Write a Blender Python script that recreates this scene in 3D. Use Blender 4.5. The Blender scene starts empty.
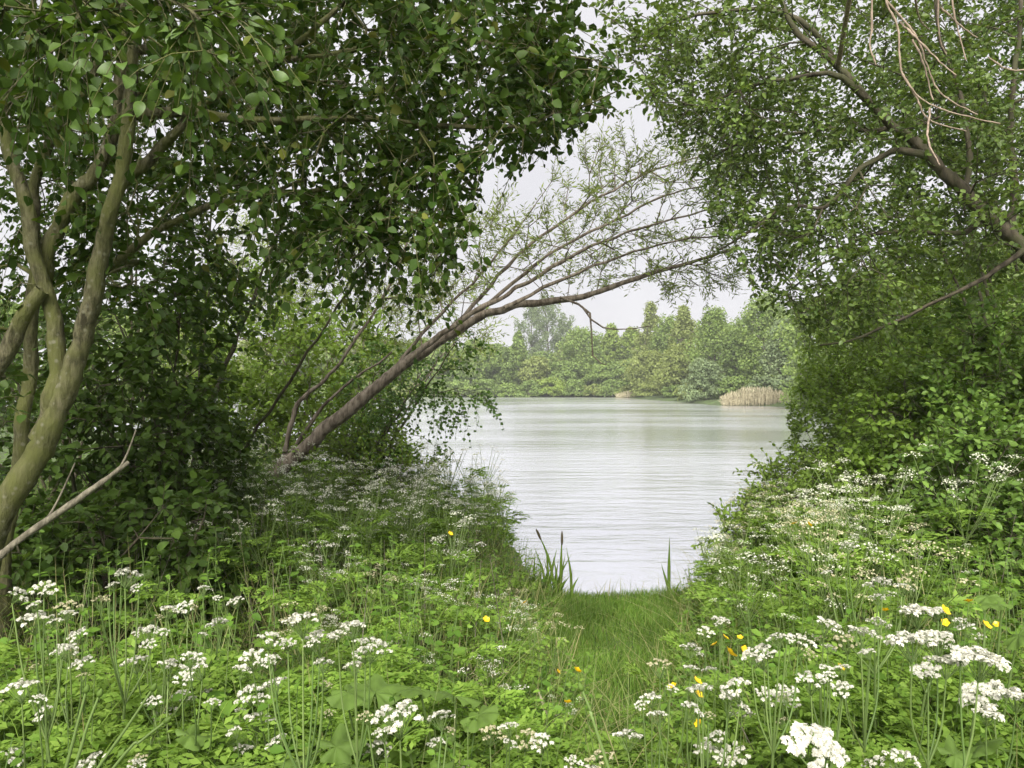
import bpy, math
import numpy as np
from mathutils import Vector, Matrix

# ------------------------------------------------------------------ camera, sky, sun, exposure
scene = bpy.context.scene
COL = scene.collection
FPX, CX, CY, EYE = 780.0, 512.0, 384.0, 1.6
cam_data = bpy.data.cameras.new("camera")
cam_data.sensor_width = 36.0
cam_data.lens = FPX / 1024.0 * 36.0
cam_data.clip_start = 0.05
cam_data.clip_end = 3000.0
cam = bpy.data.objects.new("camera", cam_data)
COL.objects.link(cam)
cam.location = (0, 0, EYE)
cam.rotation_euler = (math.radians(90), 0, 0)
scene.camera = cam

SUN_EL, SUN_AZ = 44.0, 188.0            # degrees; azimuth clockwise from +Y (view direction)
world = bpy.data.worlds.new("World")
scene.world = world
world.use_nodes = True
wn, wl = world.node_tree.nodes, world.node_tree.links
wn.clear()
w_out = wn.new("ShaderNodeOutputWorld")
w_bg = wn.new("ShaderNodeBackground")
w_sky = wn.new("ShaderNodeTexSky")
w_sky.sky_type = 'NISHITA'
w_sky.sun_disc = False
w_sky.sun_elevation = math.radians(SUN_EL)
w_sky.sun_rotation = math.radians(SUN_AZ)
w_sky.dust_density = 3.0
w_hsv = wn.new("ShaderNodeHueSaturation")
w_hsv.inputs["Saturation"].default_value = 0.16
w_tc = wn.new("ShaderNodeTexCoord")
w_noise = wn.new("ShaderNodeTexNoise")
w_noise.inputs["Scale"].default_value = 2.2
w_noise.inputs["Detail"].default_value = 5.0
w_ramp = wn.new("ShaderNodeValToRGB")
w_ramp.color_ramp.elements[0].position = 0.3
w_ramp.color_ramp.elements[0].color = (6.7, 6.65, 7.1, 1)
w_ramp.color_ramp.elements[1].position = 0.7
w_ramp.color_ramp.elements[1].color = (9.0, 8.9, 9.15, 1)
w_mix = wn.new("ShaderNodeMixRGB")
w_mix.inputs[0].default_value = 0.85          # cloud cover
wl.new(w_sky.outputs[0], w_hsv.inputs["Color"])
wl.new(w_tc.outputs["Generated"], w_noise.inputs["Vector"])
wl.new(w_noise.outputs[0], w_ramp.inputs[0])
wl.new(w_hsv.outputs[0], w_mix.inputs[1])
wl.new(w_ramp.outputs[0], w_mix.inputs[2])
wl.new(w_mix.outputs[0], w_bg.inputs["Color"])
w_bg.inputs["Strength"].default_value = 0.072
wl.new(w_bg.outputs[0], w_out.inputs["Surface"])

sun_data = bpy.data.lights.new("sun", 'SUN')
sun_data.energy = 5.0
sun_data.angle = math.radians(45)
sun_data.color = (1.0, 0.96, 0.87)
sun = bpy.data.objects.new("sun", sun_data)
COL.objects.link(sun)
_a, _e = math.radians(SUN_AZ), math.radians(SUN_EL)
_to = Vector((math.sin(_a) * math.cos(_e), math.cos(_a) * math.cos(_e), math.sin(_e)))
sun.rotation_euler = (-_to).to_track_quat('-Z', 'Y').to_euler()
sun.location = _to * 50

scene.view_settings.view_transform = 'Standard'
scene.view_settings.look = 'None'
scene.view_settings.gamma = 1.0
scene.view_settings.exposure = 0.75
scene.render.engine = 'CYCLES'
cy = scene.cycles
cy.use_adaptive_sampling = True
cy.adaptive_threshold = 0.03
cy.max_bounces = 4
cy.diffuse_bounces = 2
cy.glossy_bounces = 2
cy.transmission_bounces = 2
cy.transparent_max_bounces = 4
cy.volume_bounces = 0

# ------------------------------------------------------------------ helpers
rng = np.random.default_rng(11)
UP = np.array([0.0, 0.0, 1.0])


def P(px, py, d):
    return np.array([(px - CX) / FPX * d, d, EYE - (py - CY) / FPX * d])


def proj(p):
    p = np.atleast_2d(p)
    d = np.maximum(p[:, 1], 1e-3)
    return CX + p[:, 0] / d * FPX, CY - (p[:, 2] - EYE) / d * FPX


def unit(v):
    return v / np.maximum(np.linalg.norm(v, axis=-1, keepdims=True), 1e-9)


def in_poly(x, y, poly):
    poly = np.asarray(poly, float)
    x = np.asarray(x, float); y = np.asarray(y, float)
    c = np.zeros(x.shape, bool)
    j = len(poly) - 1
    for i in range(len(poly)):
        xi, yi = poly[i]; xj, yj = poly[j]
        cond = ((yi > y) != (yj > y)) & (x < (xj - xi) * (y - yi) / (yj - yi + 1e-12) + xi)
        c ^= cond
        j = i
    return c


def poly_dist(x, y, poly):
    poly = np.asarray(poly, float)
    best = np.full(np.shape(x), 1e9)
    for i in range(len(poly)):
        a = poly[i]; b = poly[(i + 1) % len(poly)]
        ab = b - a
        t = np.clip(((x - a[0]) * ab[0] + (y - a[1]) * ab[1]) / (ab @ ab), 0, 1)
        best = np.minimum(best, np.hypot(x - a[0] - t * ab[0], y - a[1] - t * ab[1]))
    return best


def sample_poly(poly, n, d0, d1, r):
    """n points whose picture lies in a pixel polygon, spread over a depth range"""
    poly = np.asarray(poly, float)
    lo, hi = poly.min(0), poly.max(0)
    out = np.zeros((0, 2))
    while len(out) < n:
        q = r.uniform(lo, hi, (n * 2, 2))
        out = np.vstack([out, q[in_poly(q[:, 0], q[:, 1], poly)]])
    out = out[:n]
    d = r.uniform(d0, d1, n)
    return np.stack([(out[:, 0] - CX) / FPX * d, d, EYE - (out[:, 1] - CY) / FPX * d], 1)


def sample_ell(c, rad, n, r, inner=0.6):
    v = unit(r.normal(size=(n, 3)))
    k = r.uniform(inner ** 3, 1, n) ** (1 / 3)
    return np.asarray(c) + v * np.asarray(rad) * k[:, None]


class Geo:
    def __init__(self):
        self.v, self.q, self.t, self.qm, self.tm, self.n = [], [], [], [], [], 0

    def add(self, v, q=None, t=None, m=0):
        v = np.asarray(v, float).reshape(-1, 3)
        if q is not None and len(q):
            q = np.asarray(q, np.int64).reshape(-1, 4)
            self.q.append(q + self.n); self.qm.append(np.full(len(q), m))
        if t is not None and len(t):
            t = np.asarray(t, np.int64).reshape(-1, 3)
            self.t.append(t + self.n); self.tm.append(np.full(len(t), m))
        self.v.append(v); self.n += len(v)
        return self

    def mesh(self, name, mats, origin=(0, 0, 0), smooth=True):
        me = bpy.data.meshes.new(name)
        v = np.concatenate(self.v) - np.asarray(origin, float)
        q = np.concatenate(self.q) if self.q else np.zeros((0, 4), np.int64)
        t = np.concatenate(self.t) if self.t else np.zeros((0, 3), np.int64)
        loops = np.concatenate([q.ravel(), t.ravel()]).astype(np.int32)
        starts = np.concatenate([np.arange(len(q)) * 4, len(q) * 4 + np.arange(len(t)) * 3]).astype(np.int32)
        mi = np.concatenate([*(self.qm or [np.zeros(0)]), *(self.tm or [np.zeros(0)])]).astype(np.int32)
        me.vertices.add(len(v)); me.vertices.foreach_set("co", v.astype(np.float32).ravel())
        me.loops.add(len(loops)); me.loops.foreach_set("vertex_index", loops)
        me.polygons.add(len(starts)); me.polygons.foreach_set("loop_start", starts)
        for m in (mats if isinstance(mats, (list, tuple)) else [mats]):
            me.materials.append(m)
        me.polygons.foreach_set("material_index", mi)
        me.polygons.foreach_set("use_smooth", np.full(len(starts), smooth))
        me.update(calc_edges=True)
        return me


def tag(o, label=None, cat=None, group=None, kind=None):
    if label: o["label"] = label
    if cat: o["category"] = cat
    if group: o["group"] = group
    if kind: o["kind"] = kind
    return o


def obj(name, me, parent=None, loc=None):
    o = bpy.data.objects.new(name, me)
    COL.objects.link(o)
    if parent is not None: o.parent = parent
    if loc is not None: o.location = loc
    return o


def thing(name, label, cat, loc, group=None):
    o = bpy.data.objects.new(name, None)
    o.empty_display_size = 0.1
    COL.objects.link(o)
    o.location = loc
    return tag(o, label, cat, group)


def tubes(pts, rad, sides=5, cap=False):
    """batch of tubes: pts (N,k,3), rad (N,k) -> verts, quads"""
    pts = np.asarray(pts, float); rad = np.asarray(rad, float)
    if pts.ndim == 2: pts, rad = pts[None], rad[None]
    N, k = pts.shape[:2]
    tan = np.empty_like(pts)
    tan[:, 1:-1] = pts[:, 2:] - pts[:, :-2]
    tan[:, 0] = pts[:, 1] - pts[:, 0]; tan[:, -1] = pts[:, -1] - pts[:, -2]
    tan = unit(tan)
    ref = np.where(np.abs(tan[:, 0, 2:3]) < 0.9, np.array([[0, 0, 1.0]]), np.array([[1.0, 0, 0]]))
    u = unit(np.cross(tan[:, 0], ref))
    ang = np.arange(sides) / sides * 2 * np.pi
    ca, sa = np.cos(ang), np.sin(ang)
    V = np.empty((N, k, sides, 3))
    for i in range(k):
        u = unit(u - tan[:, i] * (tan[:, i] * u).sum(1, keepdims=True))
        w = np.cross(tan[:, i], u)
        V[:, i] = pts[:, i, None] + rad[:, i, None, None] * (ca[None, :, None] * u[:, None] + sa[None, :, None] * w[:, None])
    idx = np.arange(N * k * sides).reshape(N, k, sides)
    nx = np.roll(idx, -1, axis=2)
    q = np.stack([idx[:, :-1], nx[:, :-1], nx[:, 1:], idx[:, 1:]], -1).reshape(-1, 4)
    return V.reshape(-1, 3), q


def catmull(pts, n):
    pts = np.asarray(pts, float)
    if len(pts) < 3:
        t = np.linspace(0, 1, n)[:, None]
        return pts[0] * (1 - t) + pts[-1] * t
    p = np.vstack([2 * pts[0] - pts[1], pts, 2 * pts[-1] - pts[-2]])
    s = np.linspace(0, len(pts) - 1 - 1e-6, n)
    i = s.astype(int); t = (s - i)[:, None]
    a, b, c, d = p[i], p[i + 1], p[i + 2], p[i + 3]
    return 0.5 * (2 * b + (c - a) * t + (2 * a - 5 * b + 4 * c - d) * t ** 2 + (3 * b - a - 3 * c + d) * t ** 3)


# leaf templates: x along the leaf, y across, z up; (verts, quads, tris)
def leaf_oval(w=0.3, tip=0.12, fold=0.07):
    v = [(0, 0, 0), (.28, w, fold), (.68, w * .82, fold * .6 - tip * .4), (1, 0, -tip), (.68, -w * .82, fold * .6 - tip * .4), (.28, -w, fold)]
    return np.array(v, float), [(0, 3, 2, 1), (0, 5, 4, 3)], None


def leaf_hero(w=0.3, droop=0.18):
    xs = [0, .12, .3, .5, .7, .87, 1]
    ws = [.02, .55, .92, 1, .82, .45, .0]
    v, q = [], []
    for x, k in zip(xs, ws):
        z = .1 * math.sin(x * 3) - droop * x * x
        v += [(x, k * w, z + .22 * k * w), (x, 0, z), (x, -k * w, z + .22 * k * w)]
    for i in range(len(xs) - 1):
        a = i * 3
        q += [(a, a + 1, a + 4, a + 3), (a + 1, a + 2, a + 5, a + 4)]
    return np.array(v, float), q, None


def leaf_quad(w=0.28, bend=0.08):
    return np.array([(0, 0, 0), (.45, -w, bend), (1, 0, -bend), (.45, w, bend)], float), [(0, 1, 2, 3)], None


OVAL, OVALW, HERO = leaf_oval(), leaf_oval(.36, .16), leaf_hero()
SMALL = leaf_quad(.3)
NARROW = leaf_quad(.12, .05)
ROUND = leaf_quad(.46, .06)


def place(geo, tpl, pos, d, nrm, size, m=0):
    v, q, t = tpl
    pos = np.asarray(pos, float); N, k = len(pos), len(v)
    if N == 0: return
    d = unit(d)
    s = unit(np.cross(nrm, d)); n = np.cross(d, s)
    size = np.broadcast_to(np.asarray(size, float), (N,))
    W = pos[:, None] + size[:, None, None] * (v[None, :, 0:1] * d[:, None] + v[None, :, 1:2] * s[:, None] + v[None, :, 2:3] * n[:, None])
    off = (np.arange(N) * k)[:, None, None]
    geo.add(W.reshape(-1, 3), None if q is None else (np.asarray(q)[None] + off).reshape(-1, 4),
            None if t is None else (np.asarray(t)[None] + off).reshape(-1, 3), m)


# ------------------------------------------------------------------ materials
def new_mat(name):
    m = bpy.data.materials.new(name); m.use_nodes = True
    nt = m.node_tree; nt.nodes.clear()
    return m, nt.nodes, nt.links, nt.nodes.new("ShaderNodeOutputMaterial")


def leaf_mat(name, c1, c2, trans=0.35, rough=0.5, spec=0.3, ramp=None, tint=(1.25, 1.2, 0.6), veins=False):
    m, n, l, out = new_mat(name)
    g = n.new("ShaderNodeNewGeometry")
    r = n.new("ShaderNodeValToRGB")
    r.color_ramp.elements[0].color = (*c1, 1); r.color_ramp.elements[1].color = (*c2, 1)
    if ramp:
        for p_, c_ in ramp:
            e = r.color_ramp.elements.new(p_); e.color = (*c_, 1)
    l.new(g.outputs["Random Per Island"], r.inputs[0])
    # broad patches of slightly different growth
    tc = n.new("ShaderNodeTexCoord")
    no = n.new("ShaderNodeTexNoise"); no.inputs["Scale"].default_value = 2.3; no.inputs["Detail"].default_value = 3
    l.new(tc.outputs["Object"], no.inputs["Vector"])
    mr = n.new("ShaderNodeMapRange"); mr.inputs[1].default_value = .3; mr.inputs[2].default_value = .7
    mr.inputs[3].default_value = .75; mr.inputs[4].default_value = 1.25
    l.new(no.outputs[0], mr.inputs[0])
    hs = n.new("ShaderNodeHueSaturation")
    l.new(r.outputs[0], hs.inputs["Color"]); l.new(mr.outputs[0], hs.inputs["Value"])
    b = n.new("ShaderNodeBsdfPrincipled")
    b.inputs["Roughness"].default_value = rough
    b.inputs["Specular IOR Level"].default_value = spec
    l.new(hs.outputs[0], b.inputs["Base Color"])
    if veins:
        sx = n.new("ShaderNodeSeparateXYZ"); l.new(tc.outputs["Object"], sx.inputs[0])
        ay = n.new("ShaderNodeMath"); ay.operation = 'ABSOLUTE'; l.new(sx.outputs["Y"], ay.inputs[0])
        m1 = n.new("ShaderNodeMath"); m1.operation = 'MULTIPLY_ADD'; m1.inputs[1].default_value = -.75; l.new(ay.outputs[0], m1.inputs[0]); l.new(sx.outputs["X"], m1.inputs[2])
        m2 = n.new("ShaderNodeMath"); m2.operation = 'MULTIPLY'; m2.inputs[1].default_value = 46; l.new(m1.outputs[0], m2.inputs[0])
        m3 = n.new("ShaderNodeMath"); m3.operation = 'SINE'; l.new(m2.outputs[0], m3.inputs[0])
        bv = n.new("ShaderNodeBump"); bv.inputs["Strength"].default_value = .07; bv.inputs["Distance"].default_value = .01
        l.new(m3.outputs[0], bv.inputs["Height"]); l.new(bv.outputs[0], b.inputs["Normal"])
    tr = n.new("ShaderNodeBsdfTranslucent")
    mm = n.new("ShaderNodeMixRGB"); mm.blend_type = 'MULTIPLY'; mm.inputs[0].default_value = 1
    mm.inputs[2].default_value = (*tint, 1)
    l.new(hs.outputs[0], mm.inputs[1]); l.new(mm.outputs[0], tr.inputs["Color"])
    mx = n.new("ShaderNodeMixShader"); mx.inputs[0].default_value = trans
    l.new(b.outputs[0], mx.inputs[1]); l.new(tr.outputs[0], mx.inputs[2])
    l.new(mx.outputs[0], out.inputs["Surface"])
    return m


def bark_mat(name, c1, c2, moss=None, scale=18, stretch=5.0, bump=0.6, lichen=False):
    m, n, l, out = new_mat(name)
    tc = n.new("ShaderNodeTexCoord")
    mp = n.new("ShaderNodeMapping"); mp.inputs["Scale"].default_value = (scale, scale, scale / stretch)
    l.new(tc.outputs["Object"], mp.inputs[0])
    no = n.new("ShaderNodeTexNoise"); no.inputs["Scale"].default_value = 1; no.inputs["Detail"].default_value = 6
    no.inputs["Roughness"].default_value = .65
    l.new(mp.outputs[0], no.inputs["Vector"])
    r = n.new("ShaderNodeValToRGB")
    r.color_ramp.elements[0].position = .4; r.color_ramp.elements[1].position = .6
    r.color_ramp.elements[0].color = (*c1, 1); r.color_ramp.elements[1].color = (*c2, 1)
    l.new(no.outputs[0], r.inputs[0])
    col = r.outputs[0]
    if moss:
        n2 = n.new("ShaderNodeTexNoise"); n2.inputs["Scale"].default_value = 5; n2.inputs["Detail"].default_value = 5
        l.new(tc.outputs["Object"], n2.inputs["Vector"])
        r2 = n.new("ShaderNodeValToRGB"); r2.color_ramp.elements[0].position = .4; r2.color_ramp.elements[1].position = .62
        l.new(n2.outputs[0], r2.inputs[0])
        mx = n.new("ShaderNodeMixRGB"); mx.inputs[2].default_value = (*moss, 1)
        l.new(r2.outputs[0], mx.inputs[0]); l.new(col, mx.inputs[1]); col = mx.outputs[0]
    if lichen:
        n3 = n.new("ShaderNodeTexVoronoi"); n3.inputs["Scale"].default_value = 26; n3.inputs["Randomness"].default_value = 1
        l.new(tc.outputs["Object"], n3.inputs["Vector"])
        n4 = n.new("ShaderNodeTexNoise"); n4.inputs["Scale"].default_value = 9; n4.inputs["Detail"].default_value = 4
        l.new(tc.outputs["Object"], n4.inputs["Vector"])
        ad = n.new("ShaderNodeMath"); ad.operation = 'SUBTRACT'; l.new(n4.outputs[0], ad.inputs[0]); l.new(n3.outputs["Distance"], ad.inputs[1])
        r3 = n.new("ShaderNodeValToRGB"); r3.color_ramp.elements[0].position = .27; r3.color_ramp.elements[1].position = .5
        l.new(ad.outputs[0], r3.inputs[0])
        mx = n.new("ShaderNodeMixRGB"); mx.inputs[2].default_value = (.19, .185, .125, 1)
        l.new(r3.outputs[0], mx.inputs[0]); l.new(col, mx.inputs[1]); col = mx.outputs[0]
    b = n.new("ShaderNodeBsdfPrincipled"); b.inputs["Roughness"].default_value = .85
    b.inputs["Specular IOR Level"].default_value = .2
    l.new(col, b.inputs["Base Color"])
    bu = n.new("ShaderNodeBump"); bu.inputs["Strength"].default_value = bump; bu.inputs["Distance"].default_value = .02
    l.new(no.outputs[0], bu.inputs["Height"]); l.new(bu.outputs[0], b.inputs["Normal"])
    l.new(b.outputs[0], out.inputs["Surface"])
    return m


M = {}
M['leaf_near'] = leaf_mat("broad_leaf", (.03, .065, .010), (.08, .125, .02), .32, .5, .18, ramp=[(.95, (.068, .115, .018)), (.985, (.13, .14, .025))])  # crown green darkened so the colour carries the canopy's shade
M['leaf_veined'] = leaf_mat("veined_leaf", (.05, .10, .017), (.10, .165, .03), .3, .42, .35, veins=True)  # same tree's nearest leaves, colour kept brighter as if lit
M['leaf_dark'] = leaf_mat("understory_leaf", (.05, .095, .018), (.09, .15, .028), .3, .45, .16)
M['leaf_right'] = leaf_mat("small_leaf", (.07, .12, .028), (.15, .215, .048), .32, .42, .3)
M['leaf_shrub'] = leaf_mat("shrub_leaf", (.115, .195, .03), (.21, .32, .055), .33, .45, .16)
M['leaf_shrub2'] = leaf_mat("bramble_leaf", (.08, .15, .03), (.155, .25, .05), .3, .42, .16)
M['leaf_willow'] = leaf_mat("willow_leaf", (.15, .21, .06), (.25, .31, .10), .35, .5, .3)
M['leaf_mid'] = leaf_mat("fresh_leaf", (.12, .20, .032), (.23, .335, .065), .35, .5, .16)
M['leaf_alder'] = leaf_mat("alder_leaf", (.06, .13, .025), (.11, .19, .04), .35, .45, .3)
M['far_a'] = leaf_mat("far_green", (.155, .235, .065), (.25, .33, .10), .35, .6, .15)
M['far_b'] = leaf_mat("far_olive", (.185, .235, .07), (.27, .315, .11), .35, .6, .15)
M['far_c'] = leaf_mat("far_grey_green", (.16, .22, .11), (.235, .295, .155), .35, .6, .15)
M['far_d'] = leaf_mat("far_yellow_green", (.19, .275, .06), (.28, .36, .09), .35, .6, .15)
M['far_e'] = leaf_mat("far_dark_green", (.135, .205, .06), (.215, .29, .09), .35, .6, .15)
M['cover'] = leaf_mat("herb_leaf", (.085, .175, .024), (.17, .29, .045), .35, .5, .16)
M['cover2'] = leaf_mat("fern_leaf", (.125, .225, .03), (.225, .345, .06), .35, .55, .16)
M['bigleaf'] = leaf_mat("big_soft_leaf", (.085, .145, .028), (.125, .20, .042), .3, .6, .2)
M['grass'] = leaf_mat("grass_blade", (.095, .19, .026), (.185, .29, .05), .35, .5, .16, ramp=[(.92, (.165, .265, .046)), (.96, (.30, .27, .12))])
M['grass2'] = leaf_mat("tall_grass_blade", (.13, .21, .045), (.26, .33, .10), .35, .5, .3, ramp=[(.9, (.36, .32, .16))])
M['stem'] = leaf_mat("green_stem", (.10, .17, .045), (.18, .25, .08), .1, .5, .3)
M['white'] = leaf_mat("white_petal", (.60, .59, .48), (.80, .79, .71), .3, .6, .2, tint=(1, 1, .95))
M['cream'] = leaf_mat("cream_petal", (.40, .41, .24), (.62, .60, .42), .3, .6, .2, ramp=[(.5, (.50, .45, .28))], tint=(1, 1, .8))
M['pale'] = leaf_mat("small_pale_umbel", (.56, .58, .42), (.78, .78, .67), .3, .6, .2, tint=(1, 1, .9))
M['yellow'] = leaf_mat("buttercup_petal", (.80, .48, .01), (.85, .60, .02), .25, .3, .5, tint=(1, 1, .6))
M['reed'] = leaf_mat("dry_reed", (.31, .275, .18), (.45, .405, .28), .2, .7, .15, tint=(1, 1, .8))
M['reed_head'] = leaf_mat("dark_reed_head", (.07, .06, .035), (.12, .10, .06), .1, .8, .1)
M['bark_a'] = bark_mat("mossy_bark", (.045, .041, .022), (.165, .152, .09), (.115, .122, .04), 40, 3.5, 1.0, lichen=True)
M['bark_c'] = bark_mat("grey_brown_bark", (.075, .06, .045), (.20, .17, .135), None, 22, 4)
M['bark_b'] = bark_mat("brown_bark", (.04, .033, .024), (.105, .088, .062), (.075, .075, .04), 20, 4)
M['bark_dead'] = bark_mat("pale_dead_wood", (.09, .08, .058), (.21, .19, .142), None, 40, 4, .9)
M['twig_pink'] = bark_mat("pinkish_twig", (.19, .145, .11), (.35, .275, .215), None, 60, 3, .4)
M['bark_far'] = bark_mat("far_bark", (.10, .09, .07), (.2, .18, .14), None, 4, 4, .3)


def soil_mat():
    m, n, l, out = new_mat("soil_and_moss")
    tc = n.new("ShaderNodeTexCoord")
    a = n.new("ShaderNodeTexNoise"); a.inputs["Scale"].default_value = 1.5; a.inputs["Detail"].default_value = 8
    l.new(tc.outputs["Object"], a.inputs["Vector"])
    r = n.new("ShaderNodeValToRGB")
    r.color_ramp.elements[0].position = .35; r.color_ramp.elements[0].color = (.045, .06, .02, 1)
    r.color_ramp.elements[1].position = .65; r.color_ramp.elements[1].color = (.075, .12, .03, 1)
    l.new(a.outputs[0], r.inputs[0])
    b = n.new("ShaderNodeBsdfPrincipled"); b.inputs["Roughness"].default_value = .95
    l.new(r.outputs[0], b.inputs["Base Color"])
    a2 = n.new("ShaderNodeTexNoise"); a2.inputs["Scale"].default_value = 30; a2.inputs["Detail"].default_value = 4
    l.new(tc.outputs["Object"], a2.inputs["Vector"])
    bu = n.new("ShaderNodeBump"); bu.inputs["Strength"].default_value = .7; bu.inputs["Distance"].default_value = .03
    l.new(a2.outputs[0], bu.inputs["Height"]); l.new(bu.outputs[0], b.inputs["Normal"])
    l.new(b.outputs[0], out.inputs["Surface"])
    return m


def water_mat():
    m, n, l, out = new_mat("lake_water")
    tc = n.new("ShaderNodeTexCoord")
    def noise(sx, sy, det):
        mp = n.new("ShaderNodeMapping"); mp.inputs["Scale"].default_value = (sx, sy, 1)
        mp.inputs["Rotation"].default_value = (0, 0, .12)
        l.new(tc.outputs["Object"], mp.inputs[0])
        a = n.new("ShaderNodeTexNoise"); a.inputs["Scale"].default_value = 1; a.inputs["Detail"].default_value = det
        l.new(mp.outputs[0], a.inputs["Vector"])
        return a.outputs[0]
    fine, mid, big = noise(3.0, 9.0, 3), noise(.7, 2.2, 2), noise(.05, .16, 3)
    s1 = n.new("ShaderNodeMath"); s1.operation = 'MULTIPLY_ADD'; s1.inputs[1].default_value = 2.6
    l.new(mid, s1.inputs[0]); l.new(fine, s1.inputs[2])
    # wind lanes: the ripple height varies over the lake
    mr = n.new("ShaderNodeMapRange"); mr.inputs[1].default_value = .35; mr.inputs[2].default_value = .65
    mr.inputs[3].default_value = .45; mr.inputs[4].default_value = 1.0
    l.new(big, mr.inputs[0])
    s2 = n.new("ShaderNodeMath"); s2.operation = 'MULTIPLY'
    l.new(s1.outputs[0], s2.inputs[0]); l.new(mr.outputs[0], s2.inputs[1])
    bu = n.new("ShaderNodeBump"); bu.inputs["Strength"].default_value = .7; bu.inputs["Distance"].default_value = .024
    l.new(s2.outputs[0], bu.inputs["Height"])
    b = n.new("ShaderNodeBsdfPrincipled")
    b.inputs["Base Color"].default_value = (.92, .93, .985, 1)
    b.inputs["Metallic"].default_value = .85
    rr_ = n.new("ShaderNodeMapRange"); rr_.inputs[1].default_value = .35; rr_.inputs[2].default_value = .65
    rr_.inputs[3].default_value = .13; rr_.inputs[4].default_value = .25
    l.new(big, rr_.inputs[0]); l.new(rr_.outputs[0], b.inputs["Roughness"])
    b.inputs["IOR"].default_value = 1.33
    l.new(bu.outputs[0], b.inputs["Normal"])
    l.new(b.outputs[0], out.inputs["Surface"])
    return m


# ------------------------------------------------------------------ the setting: ground, lake
LAKE = np.array([(.1, 7.7), (.5, 7.3), (1.6, 7.35), (2.6, 8.2), (4, 10.5), (6, 14), (10, 22), (16, 36), (24, 58), (27, 68), (26, 76), (21, 80), (21, 92),
                 (19.5, 110), (18, 128), (10, 133), (-5, 133), (-25, 131), (-55, 122), (-75, 90), (-60, 60), (-30, 45), (-14, 30), (-6, 22), (-2, 16),
                 (-.5, 12), (0, 10)], float)
WATER_Z = -0.62


def ground_h(x, y):
    x = np.asarray(x, float); y = np.asarray(y, float)
    d = poly_dist(x, y, LAKE)
    d = np.where(in_poly(x, y, LAKE), -d, d)
    sm = lambda t: (lambda c: c * c * (3 - 2 * c))(np.clip(t, 0, 1))
    h = WATER_Z + .04 + .24 * sm((d + .12) / .35) + .34 * sm(d / 4.5)
    h = np.where(d < -.12, WATER_Z + .04 + d * .5, h)
    h = np.maximum(h, WATER_Z - 1.5)
    h += .035 * np.sin(x * 1.9 + y * .7) * np.cos(y * 1.4 - x * .5) * np.clip(d, 0, 1)
    return h


def gh(x, y):
    return float(ground_h(np.array([x]), np.array([y]))[0])


def axis(n, near, far):
    s = np.linspace(-1, 1, n)
    return np.sign(s) * (np.abs(s) * near + (far - near) * np.abs(s) ** 6)


gx, gy = np.meshgrid(axis(221, 16, 700), axis(221, 16, 700) + 7, indexing='ij')
gz = ground_h(gx, gy)
gi = np.arange(gx.size).reshape(gx.shape)
g = Geo().add(np.stack([gx, gy, gz], -1).reshape(-1, 3),
              np.stack([gi[:-1, :-1], gi[1:, :-1], gi[1:, 1:], gi[:-1, 1:]], -1).reshape(-1, 4))
tag(obj("ground", g.mesh("ground", soil_mat())), kind="structure")
wx, wy = np.meshgrid(np.linspace(-110, 60, 30), np.linspace(6.2, 150, 30), indexing='ij')
wi = np.arange(wx.size).reshape(wx.shape)
g = Geo().add(np.stack([wx, wy, np.full_like(wx, WATER_Z)], -1).reshape(-1, 3),
              np.stack([wi[:-1, :-1], wi[1:, :-1], wi[1:, 1:], wi[:-1, 1:]], -1).reshape(-1, 4))
tag(obj("water", g.mesh("water", water_mat())), kind="structure")


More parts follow.
